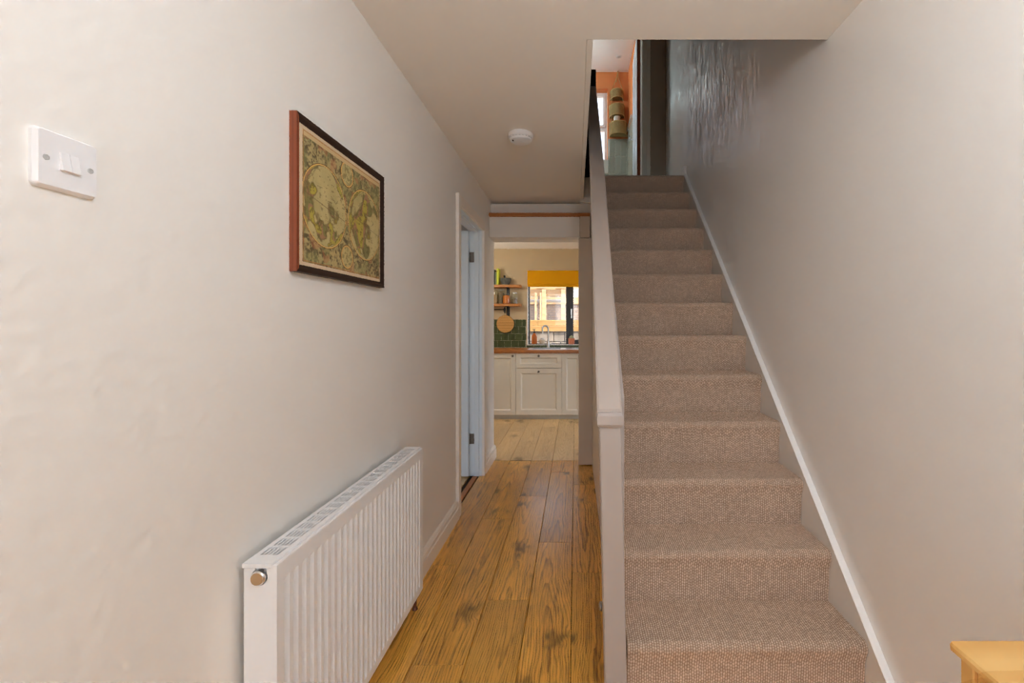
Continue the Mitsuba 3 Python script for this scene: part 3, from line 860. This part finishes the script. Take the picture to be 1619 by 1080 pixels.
bw = [bx(-0.595, -0.205, SKY0 + 0.006, SKY0 + 0.010, 0.76, 0.928), bx(-0.595, -0.205, SKY1 - 0.080, SKY1 - 0.076, 0.76, 0.928), bx(-0.595, -0.591, SKY0 + 0.006, SKY1 - 0.076, 0.76, 0.928), bx(-0.209, -0.205, SKY0 + 0.006, SKY1 - 0.076, 0.76, 0.928), bx(-0.595, -0.205, SKY0 + 0.006, SKY1 - 0.076, 0.756, 0.76)]
part(sk, 'basin', cat(*bw), 'steel')
part(sk, 'drainer_ridge', cat(*[bx(-0.05, 0.26, y, y + 0.006, 0.934, 0.937) for y in np.linspace(6.2, 6.5, 7)]), 'steel')
tpx, tpy = -0.392, 6.535
tap = thing('tap', 'tall swan-neck brushed steel kitchen tap behind the sink', 'tap')
ptsn = [(tpx, tpy, z) for z in np.linspace(0.96, 1.20, 6)]
for a in np.linspace(0, 200, 16):
    ptsn.append((tpx - 0.042 + 0.042 * math.cos(math.radians(a)), tpy - 0.025 * (a / 200), 1.20 + 0.050 * math.sin(math.radians(a))))
ptsn.append((tpx - 0.082, tpy - 0.03, 1.135))
part(tap, 'spout', tube(ptsn, 0.0115, 12), 'steel', 50)
part(tap, 'body', lathe([(0, 0), (0.027, 0), (0.025, 0.01), (0.020, 0.016), (0.019, 0.09), (0.012, 0.1), (0, 0.1)], 20, (tpx, tpy, 0.9345)), 'steel', 40)
part(tap, 'lever', cat(cyl([tpx, tpy, 0.985], [tpx + 0.05, tpy, 0.995], 0.008, 12), cyl([tpx + 0.05, tpy, 0.995], [tpx + 0.095, tpy - 0.02, 1.0], 0.005, 12)), 'steel', 40)

# wall tiles: half-offset courses left of the window and a low course under it
wt = 'wall_kitchen_back'
part(wt, 'grout', bx(-1.5, -0.7225, YB - 0.004, YB + 0.0005, 0.928, 1.338), 'grout_light')
tile = bx(-0.0495, 0.0495, -0.0045, 0.0035, -0.0495, 0.0495, 0.0015)
tile_ply = mikit.ply(tile, 'tile_green')


def cut_tile(x0, x1, z0, z1, yy, bsdf):
    return mikit.ply(bx(x0, x1, yy - 0.0045, yy + 0.0035, z0, z1, 0.0015), bsdf)


TP = 0.1025
for row in range(4):
    z = 0.9335 + 0.0495 + row * TP
    # joint positions read off the photograph, second joint of each course
    j0 = (-0.8135 + TP / 2 * 0 - 0.02, -0.7785, -0.832, -0.7785)[row]
    xs = [j0 + k * TP for k in range(-8, 3)]
    for a in xs:
        x0, x1 = a + 0.0018, a + TP - 0.0018
        if x0 > -0.724:
            continue
        if x1 > -0.7235:
            if -0.7235 - x0 > 0.012:
                part(wt, 'tile', cut_tile(x0, -0.7235, z - 0.0495, z + 0.0495, YB - 0.004, 'tile_green'), None)
            continue
        part(wt, 'tile', {**tile_ply, 'to_world': T4().translate([(x0 + x1) / 2, YB - 0.004, z])}, None)
part(wt, 'sill_grout', bx(WX0 - 0.01, WX1 + 0.1, YB - 0.003, YB + 0.0005, 0.928, 0.964), 'grout_light')
for k in range(12):
    x0 = WX0 - 0.008 + k * TP
    part(wt, 'sill_tile', cut_tile(x0, x0 + TP - 0.004, 0.933, 0.9625, YB - 0.004, 'tile_green'), None)

# kitchen window
wn = struct_root('window_1', 'dark grey framed kitchen window over the sink', 'window')
WY = 6.77
MX = -0.085
part(wn, 'outer_frame', wall_y(WY, WY + 0.07, WX0, WX1, WZ0, WZ1, [(WX0 + 0.024, WX1 - 0.024, WZ0 + 0.02, WZ1 - 0.03)]), 'frame_grey')
part(wn, 'mullion', bx(MX - 0.055, MX - 0.005, WY - 0.004, WY + 0.066, WZ0 + 0.02, WZ1 - 0.03, 0.003), 'frame_grey')
sash = part(wn, 'sash', wall_y(WY - 0.015, WY + 0.045, MX - 0.005, WX1 - 0.024, WZ0 + 0.012, WZ1 - 0.025, [(MX + 0.052, WX1 - 0.075, WZ0 + 0.075, WZ1 - 0.085)]), 'frame_grey')
part(wn, 'pane', trimesh.Trimesh([(WX0 + 0.02, WY + 0.04, WZ0), (MX - 0.05, WY + 0.04, WZ0), (MX - 0.05, WY + 0.04, WZ1 - 0.02), (WX0 + 0.02, WY + 0.04, WZ1 - 0.02)], [[0, 1, 2], [0, 2, 3]]), 'pane')
part(wn, 'pane', trimesh.Trimesh([(MX + 0.04, WY + 0.02, WZ0 + 0.07), (WX1 - 0.07, WY + 0.02, WZ0 + 0.07), (WX1 - 0.07, WY + 0.02, WZ1 - 0.08), (MX + 0.04, WY + 0.02, WZ1 - 0.08)], [[0, 1, 2], [0, 2, 3]]), 'pane')
part(sash, 'handle', cat(bx(MX + 0.012, MX + 0.038, WY - 0.03, WY - 0.014, 1.42, 1.50, 0.004), bx(MX + 0.016, MX + 0.036, WY - 0.058, WY - 0.042, 1.355, 1.49, 0.006), bx(MX + 0.018, MX + 0.034, WY - 0.055, WY - 0.02, 1.465, 1.487, 0.003)), 'chrome', label='silver window handle')
single('window_sill', 'white window sill in front of the dark kitchen window', 'sill', bx(WX0 + 0.001, WX1 - 0.001, YB - 0.006, WY - 0.016, WZ0 + 0.0005, WZ0 + 0.012, 0.003), 'paint_white')
single('window_reveal', 'white lining of the kitchen window recess', 'lining', cat(bx(WX0 + 0.0005, WX0 + 0.006, YB, WY, WZ0 + 0.013, WZ1 - 0.001), bx(WX1 - 0.006, WX1 - 0.0005, YB, WY, WZ0 + 0.013, WZ1 - 0.001)), 'paint_white')

# roman blind
rb = thing('roman_blind', 'mustard yellow roman blind drawn up over the kitchen window', 'blind')
bx0, bx1 = -0.700, 0.535
by = YB - 0.035
part(rb, 'headrail', bx(bx0 + 0.01, bx1 - 0.01, by + 0.004, YB - 0.001, 2.03, 2.052), 'paint_white')
part(rb, 'upper_fold', bx(bx0, bx1, by - 0.012, by + 0.006, 1.855, 2.052, 0.004), 'blind_mustard')
part(rb, 'middle_fold', bx(bx0 + 0.001, bx1 - 0.001, by - 0.022, by + 0.003, 1.838, 1.866, 0.006), 'blind_mustard')
part(rb, 'lower_fold', bx(bx0 + 0.001, bx1 - 0.001, by - 0.016, by + 0.004, 1.814, 1.842, 0.006), 'blind_mustard')

# shelves and what stands on them
SHX0, SHX1 = -1.5, -0.785
ptsh = lambda z: prism_xy(sbox(SHX0, YB - 0.19, SHX1 - 0.02, YB - 0.012).buffer(0.0).union(sbox(SHX1 - 0.03, YB - 0.16, SHX1, YB - 0.012)).union(Point(SHX1 - 0.03, YB - 0.16).buffer(0.03)), z, z + 0.034)
ZS2, ZS1 = 1.80, 1.53   # undersides
single('shelf', 'upper wooden wall shelf holding books and a stone mortar', 'shelf', ptsh(ZS2), 'shelf_wood', group=None)
single('shelf', 'lower wooden wall shelf holding glass storage jars', 'shelf', ptsh(ZS1), 'shelf_wood')
brk = thing('shelf_bracket', 'black iron bracket strip carrying the two kitchen shelves', 'bracket')
BKX = -0.985
part(brk, 'upright', bx(BKX - 0.022, BKX + 0.022, YB - 0.010, YB, 1.385, 1.83, 0.002), 'black_iron')
part(brk, 'arm', bx(BKX - 0.018, BKX + 0.018, YB - 0.185, YB - 0.008, ZS2 - 0.006, ZS2 - 0.0005), 'black_iron')
part(brk, 'arm', bx(BKX - 0.018, BKX + 0.018, YB - 0.185, YB - 0.008, ZS1 - 0.006, ZS1 - 0.0005), 'black_iron')
hrail = thing('hanging_rail', 'thin black iron hanging rail under the kitchen shelves', 'rail')
part(hrail, 'bar', cyl([-1.45, YB - 0.05, 1.485], [-1.03, YB - 0.05, 1.485], 0.006, 12), 'black_iron')
part(hrail, 'finial', cat(lathe([(0, -0.055), (0.004, -0.05), (0.008, -0.03), (0.016, -0.022), (0.016, 0.022), (0.008, 0.03), (0.004, 0.05), (0, 0.055)], 16, (-1.028, YB - 0.05, 1.478)), cyl([-1.028, YB - 0.05, 1.485], [-1.028, YB, 1.485], 0.005, 10)), 'black_iron', 40)
cbd = thing('chopping_board', 'round wooden chopping board leaning against the green tiles', 'chopping board')
br = 0.128
cb_m = lathe([(0, 0), (br - 0.004, 0), (br, 0.004), (br, 0.013), (br - 0.004, 0.017), (0, 0.017)], 48)
cb_m.apply_transform(trimesh.transformations.rotation_matrix(math.pi / 2, [1, 0, 0]))
cb_m.apply_translation([-1.022, YB - 0.030, 1.276])
part(cbd, 'disc', cb_m, 'board_wood', 30)
part(cbd, 'hanging_loop', tube([(-1.03, YB - 0.04, 1.395), (-1.037, YB - 0.046, 1.44), (-1.034, YB - 0.052, 1.478), (-1.036, YB - 0.05, 1.4915), (-1.038, YB - 0.047, 1.478), (-1.028, YB - 0.044, 1.395)], 0.0025, 6), 'rope', 60)

ZB = ZS2 + 0.034


def book(x0, x1, h, dpt, bsdf, label, tilt=0):
    k = thing('book', label, 'book')
    m = [bx(x0, x1, YB - 0.03 - dpt, YB - 0.03 - dpt + 0.003, ZB, ZB + h, 0.0008), bx(x0, x0 + 0.003, YB - 0.03 - dpt, YB - 0.03, ZB, ZB + h), bx(x1 - 0.003, x1, YB - 0.03 - dpt, YB - 0.03, ZB, ZB + h)]
    pg = bx(x0 + 0.003, x1 - 0.003, YB - 0.03 - dpt + 0.003, YB - 0.034, ZB + 0.003, ZB + h - 0.004)
    part(k, 'cover', cat(*m), bsdf)
    part(k, 'pages', pg, 'paper')


book(-1.178, -1.152, 0.215, 0.13, 'book_dark', 'dark spined book on the upper shelf next to the green one')
book(-1.150, -1.128, 0.185, 0.125, 'book_green', 'dull green book between the dark and the lime books')
book(-1.126, -1.098, 0.235, 0.13, 'book_lime', 'lime yellow book on the upper shelf beside the mortar')
mt = thing('mortar', 'grey stone mortar bowl on the upper shelf', 'mortar')
mx, my = -1.005, YB - 0.105
part(mt, 'bowl', lathe([(0, 0.004), (0.045, 0.0), (0.055, 0.008), (0.052, 0.018), (0.072, 0.045), (0.080, 0.075), (0.080, 0.098), (0.073, 0.098), (0.068, 0.07), (0.05, 0.035), (0, 0.025)], 32, (mx, my, ZB)), 'stone_grey', 40)
single('pestle', 'dark pestle standing in the stone mortar', 'pestle', tube([(mx - 0.004, my, ZB + 0.030), (mx - 0.008, my, ZB + 0.07), (mx - 0.014, my, ZB + 0.11), (mx - 0.018, my, ZB + 0.135), (mx - 0.02, my, ZB + 0.142)], [0.02, 0.016, 0.012, 0.015, 0.006], 12), 'black_iron', 50)
ZJ = ZS1 + 0.034


def jar(x, y, r, h, fill, bsdf, label, lid='pane'):
    k = thing('jar', label, 'jar')
    part(k, 'glass', lathe([(0, 0.002), (r * 0.92, 0.0), (r, 0.008), (r, h * 0.80), (r * 0.80, h * 0.90), (r * 0.80, h)], 28, (x, y, ZJ)), 'jar_glass', 40)
    part(k, 'contents', lathe([(0, 0.006), (r * 0.9, 0.006), (r * 0.94, 0.012), (r * 0.94, h * fill), (r * 0.5, h * fill + 0.006), (0, h * fill + 0.004)], 24, (x, y, ZJ)), bsdf, 40)
    l = part(k, 'lid', lathe([(0, h - 0.001), (r * 0.86, h - 0.001), (r * 0.86, h + 0.012), (r * 0.6, h + 0.018), (0, h + 0.018)], 24, (x, y, ZJ)), 'steel' if lid == 'steel' else 'jar_glass', 40)


jar(-1.160, YB - 0.10, 0.038, 0.205, 0.62, 'pasta_tan', 'tall glass jar of tan dry food, leftmost on the lower shelf')
jar(-1.078, YB - 0.065, 0.050, 0.20, 0.80, 'seed_brown', 'tall glass jar of brown seeds behind the orange jar')
jar(-0.990, YB - 0.132, 0.052, 0.135, 0.86, 'lentil_orange', 'squat glass jar filled with orange lentils at the shelf front')
jar(-0.880, YB - 0.10, 0.043, 0.150, 0.45, 'seed_brown', 'glass jar half full of brown seeds, rightmost on the lower shelf', 'steel')

# on the window sill
ZW = WZ0 + 0.0125
single('sill_tray', 'flat black tray under the soap bottle on the window sill', 'tray', bx(-0.690, -0.425, 6.668, 6.748, ZW + 0.0003, ZW + 0.006, 0.002), 'black_iron')
sb = thing('soap_bottle', 'amber glass soap bottle with a black pump on the window sill', 'bottle')
bxx, byy = -0.607, 6.705
part(sb, 'bottle', lathe([(0, 0), (0.036, 0), (0.039, 0.006), (0.039, 0.105), (0.034, 0.125), (0.018, 0.145), (0.014, 0.150), (0.014, 0.160), (0, 0.160)], 28, (bxx, byy, ZW + 0.0065)), 'amber', 40)
part(sb, 'pump', cat(lathe([(0, 0.159), (0.016, 0.159), (0.016, 0.178), (0.006, 0.18), (0.005, 0.205), (0.012, 0.207), (0.012, 0.216), (0, 0.217)], 16, (bxx, byy, ZW + 0.0065)), bx(bxx - 0.035, bxx, byy - 0.005, byy + 0.005, ZW + 0.2135, ZW + 0.2225, 0.002)), 'black_iron', 40)
sbd = thing('soap_dish', 'small cream ribbed bowl on the window sill beside the tap', 'bowl')
part(sbd, 'bowl', lathe([(0, 0.002), (0.030, 0.0), (0.036, 0.008), (0.046, 0.05), (0.046, 0.056), (0.042, 0.056), (0.033, 0.012), (0, 0.01)], 28, (-0.492, 6.71, ZW + 0.0065)), 'cream', 40)
single('soap', 'lump of pale soap lying in the small cream bowl', 'soap', lathe([(0, 0.012), (0.030, 0.02), (0.036, 0.05), (0.028, 0.075), (0.012, 0.088), (0, 0.09)], 20, (-0.492, 6.71, ZW + 0.0065)), 'cloth_white', 60)
pp = thing('cactus_pot', 'small pink terracotta pot with a round cactus on the window sill', 'potted cactus')
cx_, cy_ = -0.060, 6.70
part(pp, 'pot', lathe([(0, 0), (0.040, 0), (0.044, 0.006), (0.048, 0.082), (0.048, 0.088), (0.041, 0.088), (0.040, 0.07), (0, 0.07)], 28, (cx_, cy_, ZW)), 'terracotta', 40)
ball = trimesh.creation.icosphere(subdivisions=3, radius=0.032)
v = ball.vertices
ang = np.arctan2(v[:, 1], v[:, 0])
ball.vertices = v * (1 + 0.07 * np.cos(10 * ang) * np.sqrt(np.clip(1 - (v[:, 2] / 0.032) ** 2, 0, 1)))[:, None]
ball.apply_translation([cx_, cy_, ZW + 0.096])
part(pp, 'cactus', ball, 'cactus', True)

# fill lamp added to brighten the kitchen
kl = thing('added_lamp', 'added globe lamp, unseen, brightening the kitchen from left of the doorway', 'lamp')
part(kl, 'ceiling_rose', lathe([(0, 0), (0.05, 0), (0.045, -0.02), (0, -0.025)], 32, (-1.5, 5.4, KC)), 'plastic_white', 30)
part(kl, 'cable', cyl([-1.5, 5.4, 2.07], [-1.5, 5.4, KC - 0.02], 0.004, 8), 'plastic_white')
part(kl, 'globe', mikit.ply(trimesh.creation.icosphere(subdivisions=3, radius=0.13).apply_translation([-1.5, 5.4, 1.95]), 'plastic_white', True, emitter={'type': 'area', 'radiance': {'type': 'rgb', 'value': list(FILL_KITCHEN)}}), None)

# ------------------------------------------------------------------ garden behind the kitchen window
single('garden_ground', 'pale gravel ground outside the kitchen', 'gravel', bx(-30, 30, YB + 0.3, 40, -0.25, -0.1), 'gravel')
struct('ground_front', bx(-30, 30, -40, YF - 0.2, -0.25, -0.1), 'gravel')
rw = thing('retaining_wall', 'pale stone retaining wall topped with timber sleepers behind the window', 'wall')
GY = 9.0
part(rw, 'backing', bx(-5, 5, GY + 0.06, GY + 0.5, -0.1, 1.13), 'rubble')
random.seed(3)
for row in range(6):
    x, z0 = -2.2 + 0.13 * (row % 2), -0.1 + row * 0.205
    while x < 1.6:
        w = random.uniform(0.22, 0.42)
        m = bx(x + 0.003, x + w - 0.003, GY - random.uniform(0.0, 0.02), GY + 0.07, z0 + 0.003, z0 + 0.202, 0.012)
        if z0 > 0.2:
            part(rw, 'stone', m, 'rubble')
        x += w
for row in range(2):
    for s, (a, b) in enumerate(((-3.2, -0.75), (-0.745, 1.8)) if row else ((-3.0, 0.1), (0.105, 2.4))):
        part(rw, 'sleeper', bx(a, b, GY - 0.05 + 0.012 * row, GY + 0.13, 1.135 + row * 0.113, 1.135 + row * 0.113 + 0.110, 0.006), 'sleeper_wood')
single('raised_bed', 'gravel terrace behind the timber retaining wall', 'gravel', bx(-12, 12, GY + 0.51, 20, 1.0, 1.33), 'gravel')
sh = thing('garden_pergola', 'sunlit timber pergola with boarded back seen through the kitchen window', 'pergola')
PY = 10.2
sc = PY / 720.0
px = lambda x: (x - 910) * sc
pz = lambda y: EYE + (514 - y) * sc
for i, (xa, xb) in enumerate(((856.5, 863), (887, 893.5), (825, 833), (920, 927))):
    part(sh, 'post', bx(px(xa), px(xb), PY, PY + 0.09, 1.33, 2.55, 0.004), 'garden_wood')
for i, (xa, xb) in enumerate(((845.5, 848.5), (853.5, 856.0))):
    part(sh, 'post', bx(px(xa), px(xb), PY - 0.04, PY + 0.0, 1.33, pz(463), 0.003), 'garden_wood')
for zt in (454, 459, 463.5):
    part(sh, 'beam', bx(px(820), px(893), PY + 0.092, PY + 0.13, pz(zt + 4.2), pz(zt), 0.004), 'garden_wood')
part(sh, 'beam', bx(px(820), px(930), PY - 0.02, PY - 0.001, pz(456), pz(446), 0.004), 'garden_wood')
y = 479.0
while y < 506:
    part(sh, 'back_board', bx(px(815), px(930), PY + 0.55, PY + 0.575, pz(y + 3.9), pz(y), 0.003), 'siding')
    y += 4.2
part(sh, 'shade_board', bx(px(815), px(930), PY + 0.5, PY + 0.54, pz(479.5), pz(468), 0.003), 'garden_wood')
part(sh, 'rail', cyl([px(800), PY + 0.25, pz(475)], [px(887), PY + 0.25, pz(475)], 0.035, 14), 'pipe_grey', 40, label='pale grey horizontal pipe')
part(sh, 'climber', cat(*[trimesh.creation.icosphere(subdivisions=1, radius=rng.uniform(0.012, 0.03)).apply_translation([px(rng.uniform(849.5, 853.5)), PY + 0.3 + rng.uniform(-.03, .03), pz(rng.uniform(462, 504))]) for _ in range(90)]), 'siding', label='tangled brown climber between the thin posts')
single('garden_shed', 'white rendered outbuilding at the right of the kitchen window view', 'shed', cat(bx(px(897), px(1000), PY + 1.2, PY + 2.4, 1.33, 3.4, 0.01), bx(px(893), px(1004), PY + 1.1, PY + 2.5, 3.4, 3.5, 0.01)), 'render_white')
fn_ = thing('garden_fence', 'pale boarded fence far behind the pergola', 'fence')
for k in range(40):
    part(fn_, 'board', bx(-5 + k * 0.25, -5 + k * 0.25 + 0.244, 13.0, 13.03, 1.33, 3.1, 0.004), 'garden_wood')

# ------------------------------------------------------------------ upstairs: bathroom seen over the top step
dcb = struct_root('door_3', 'white bathroom door standing open at the head of the stairs', 'door')
part(dcb, 'lining', cat(bx(0.729, 0.745, 5.025, 5.135, ZF, 4.62, 0.002), bx(-0.06, -0.042, 5.025, 5.135, ZF, 4.62, 0.002), bx(-0.045, 0.73, 5.025, 5.135, 4.602, 4.62, 0.002)), 'paint_string')
part(dcb, 'architrave', cat(bx(0.736, 0.782, 5.008, 5.0295, ZF, 4.68, 0.003), bx(0.782, 0.824, 5.014, 5.0295, ZF, 4.68, 0.003)), 'paint_string')
hinge_x, hinge_y = 0.694, 5.132
ang = math.radians(-3.4)
leafm = bx(0.0, 0.038, 0.0, 0.72, ZF + 0.012, 4.60, 0.002)
rails_ = [bx(-0.004, 0.001, a, b, c, d, 0.0015) for a, b, c, d in ((0.0, 0.10, ZF + 0.012, 4.60), (0.62, 0.72, ZF + 0.012, 4.60), (0.10, 0.62, ZF + 0.012, 2.86), (0.10, 0.62, 3.42, 3.56), (0.10, 0.62, 4.47, 4.60), (0.33, 0.39, 2.86, 4.47))]
dl = cat(leafm, *rails_)
dl.apply_transform(trimesh.transformations.rotation_matrix(ang, [0, 0, 1]))
dl.apply_translation([hinge_x, hinge_y, 0])
lf = part(dcb, 'door_leaf', dl, 'paint_door_daylit')
de = bx(0.001, 0.037, -0.002, 0.0, ZF + 0.013, 4.599)
de.apply_transform(trimesh.transformations.rotation_matrix(ang, [0, 0, 1])); de.apply_translation([hinge_x, hinge_y, 0])
part(lf, 'shaded_edge', de, 'frame_red', label='brown unpainted edge of the door, shade put into its colour')  # raw wood brown, with the shade facing the landing painted in
hd = cat(cyl([-0.004, 0.66, 3.62], [-0.05, 0.66, 3.62], 0.008, 12), cyl([-0.05, 0.66, 3.62], [-0.05, 0.56, 3.62], 0.009, 12))
hd.apply_transform(trimesh.transformations.rotation_matrix(ang, [0, 0, 1])); hd.apply_translation([hinge_x, hinge_y, 0])
part(lf, 'handle', hd, 'chrome', 40, label='chrome lever handle')
for hz in (2.72, 4.3):
    part(dcb, 'hinge', cyl([0.700, 5.138, hz], [0.700, 5.138, hz + 0.09], 0.006, 12), 'steel', 40)

# bathroom tiles
part('wall_bath_back', 'grout', bx(0.472, 0.7695, YB - 0.004, YB + 0.0005, ZF, 3.98), 'grout_bath')
part('wall_bath_back', 'grout', bx(-0.3, 0.472, YB - 0.004, YB + 0.0005, ZF, 3.678), 'grout_bath')
bt = {}
tw, th = 0.084, 0.250
for row in range(4):
    z1 = 3.976 - row * th
    for c in range(12):
        x1 = 0.770 - c * tw - 0.024 + tw * 0.0
        x0 = x1 - tw + 0.005
        if c == -1:
            continue
        zz1, zz0 = z1, z1 - th + 0.006
        if x0 < 0.47:
            if zz0 > 3.67:
                continue
            zz1 = min(zz1, 3.674)
            if x1 > 0.474 and z1 > 3.7:
                x0 = 0.476; zz1 = z1
        part('wall_bath_back', 'tile', cut_tile(x0, x1, zz0, zz1, YB - 0.004, 'tile_sage'), None)
    part('wall_bath_back', 'tile', cut_tile(0.7505, 0.7695, z1 - th + 0.006, z1, YB - 0.004, 'tile_sage'), None)
part('wall_bath_right', 'grout', bx(0.7655, 0.7705, 5.75, YB - 0.005, ZF, 4.07), 'grout_bath')
for row in range(5):
    for c in range(9):
        y1 = YB - 0.012 - c * 0.1
        part('wall_bath_right', 'tile', mikit.ply(bx(0.760, 0.767, y1 - 0.095, y1, 4.066 - row * th - th + 0.006, 4.066 - row * th, 0.0015), 'tile_sage'), None)
# bathroom window
wb = struct_root('window_2', 'white framed bathroom window beside the hanging baskets', 'window')
part(wb, 'frame', wall_y(YB + 0.13, YB + 0.19, BX0, BX1, BZ0, BZ1, [(BX0 + 0.04, BX1 - 0.04, BZ0 + 0.04, 4.155), (BX0 + 0.04, BX1 - 0.04, 4.215, BZ1 - 0.05)]), 'paint_white')
part(wb, 'top_sash', wall_y(YB + 0.115, YB + 0.128, BX0 + 0.03, BX1 - 0.03, 4.20, 4.69, [(BX0 + 0.065, BX1 - 0.065, 4.235, 4.655)]), 'paint_white')
part(wb, 'pane', trimesh.Trimesh([(BX0 + 0.03, YB + 0.16, 4.2), (BX1 - 0.03, YB + 0.16, 4.2), (BX1 - 0.03, YB + 0.16, 4.69), (BX0 + 0.03, YB + 0.16, 4.69)], [[0, 1, 2], [0, 2, 3]]), 'pane')
part(wb, 'pane', trimesh.Trimesh([(BX0 + 0.03, YB + 0.16, BZ0 + 0.03), (BX1 - 0.03, YB + 0.16, BZ0 + 0.03), (BX1 - 0.03, YB + 0.16, 4.17), (BX0 + 0.03, YB + 0.16, 4.17)], [[0, 1, 2], [0, 2, 3]]), 'pane')
# hanging baskets
hb = thing('hanging_baskets', 'three woven jute baskets hung one below another by a cord on the orange wall', 'hanging baskets')
HY = YB - 0.012
sb_ = YB - 0.12


def bpx(x):
    return (x - 910) * (YB - 0.1) / 720


def bpz(y):
    return EYE + (514 - y) * (YB - 0.1) / 720


BK = []
for (xa, xb, ya, yb) in ((965.5, 986.5, 141.5, 154.5), (963.8, 988.5, 165.5, 183.0), (963.8, 992.5, 193, 212.5)):
    xm, hw = (bpx(xa) + bpx(xb)) / 2, (bpx(xb) - bpx(xa)) / 2
    z0, z1 = bpz(yb), bpz(ya)
    dpt = min(0.15, hw * 1.35)
    n = 20
    prof = [(math.cos(t) * hw, -math.sin(t) * dpt) for t in np.linspace(0, math.pi, n)]
    outer = Polygon(prof)
    mesh = prism_xy(outer.difference(outer.buffer(-0.008)), z0, z1)
    floor_ = prism_xy(outer.buffer(-0.004), z0, z0 + 0.008)
    m = cat(mesh, floor_)
    m.apply_translation([xm, HY, 0])
    b = part(hb, 'basket', m, 'basket_weave', label='woven jute half-round basket')
    ring = [(xm + math.cos(t) * hw, HY - math.sin(t) * dpt, z1) for t in np.linspace(0, math.pi, n)]
    part(b, 'rim', tube(ring, 0.006, 6), 'rope', 60)
    part(b, 'base_trim', tube([(x, y, z0 + 0.004) for x, y, z in ring], 0.006, 6), 'rope', 60)
    BK.append((xm, hw, z0, z1, dpt))
top = (bpx(977.0), HY - 0.02, ZT - 0.06)
cords = []
for s in (-1, 1):
    p = [top]
    for (xm, hw, z0, z1, dpt) in BK:
        p += [(xm + s * hw * 0.78, HY - dpt * 0.62, z1), (xm + s * hw * 0.78, HY - dpt * 0.62, z0)]
    q = [np.array(p[0])]
    for a, b in zip(p[:-1], p[1:]):
        for t in np.linspace(0.25, 1, 4):
            q.append(np.array(a) * (1 - t) + np.array(b) * t)
    cords.append(tube(q, 0.004, 6))
part(hb, 'cord', cat(*cords, tube([top, (top[0] + 0.006, top[1], ZT - 0.03), (top[0] + 0.004, top[1], ZT - 0.001)], 0.008, 6), tube([(top[0], top[1], ZT - 0.04), (top[0] - 0.012, top[1], ZT - 0.10), (top[0] - 0.02, top[1], ZT - 0.16)], 0.006, 6)), 'rope', 60, label='twisted jute hanging cord')
xm, hw, z0, z1, dpt = BK[2]
single('white_towel', 'rolled white towel standing in the lowest hanging basket', 'towel', cyl([xm - 0.035, HY - 0.066, z0 + 0.02], [xm - 0.022, HY - 0.062, z1 + 0.085], 0.048, 24), 'cloth_white', 40)
xm, hw, z0, z1, dpt = BK[1]
for i in range(5):
    xx = xm + (i - 2) * 0.036
    single('dark_bottle', ('leftmost', 'second from left', 'middle', 'second from right', 'rightmost')[i] + ' of the five dark toiletry bottles in the middle hanging basket', 'bottle', lathe([(0, 0), (0.014, 0), (0.015, 0.1), (0.008, 0.14), (0.008, 0.17), (0, 0.172)], 12, (xx, HY - 0.07 + 0.012 * (i % 2), z0 + 0.01)), 'cloth_dark', 40, group='dark bottles in the middle basket')
bl_ = thing('added_lamp', 'added globe lamp, unseen, brightening the bathroom from left of its doorway', 'lamp')  # unseen lamp added to brighten bathroom and stair wall
part(bl_, 'ceiling_rose', lathe([(0, 0), (0.05, 0), (0.045, -0.02), (0, -0.025)], 32, (-0.45, 5.9, ZT)), 'plastic_white', 30)
part(bl_, 'cable', cyl([-0.45, 5.9, 4.60], [-0.45, 5.9, ZT - 0.02], 0.004, 8), 'plastic_white')
part(bl_, 'globe', mikit.ply(trimesh.creation.icosphere(subdivisions=3, radius=0.12).apply_translation([-0.45, 5.9, 4.48]), 'plastic_white', True, emitter={'type': 'area', 'radiance': {'type': 'rgb', 'value': list(FILL_BATH)}}), None)
dlx = thing('ceiling_downlight', 'small round white fitting on the bathroom ceiling', 'ceiling light')
part(dlx, 'trim_ring', lathe([(0.022, 0), (0.042, 0), (0.040, -0.008), (0.024, -0.010), (0.022, -0.004)], 28, (0.60, 6.28, ZT)), 'plastic_white', 40)
part(dlx, 'lens', lathe([(0, -0.002), (0.023, -0.002), (0.023, -0.004), (0, -0.006)], 24, (0.60, 6.28, ZT)), 'plastic_grey', 40)
tr = thing('towel_rail', 'slim chrome towel rail on the tiled wall beside the bathroom door', 'towel rail')
part(tr, 'bar', cyl([0.735, 6.0, 4.03], [0.735, 6.5, 4.03], 0.010, 12), 'chrome', 40)
for y in (6.05, 6.45):
    part(tr, 'mount', cyl([0.735, y, 4.03], [0.7605, y, 4.03], 0.007, 10), 'chrome', 40)
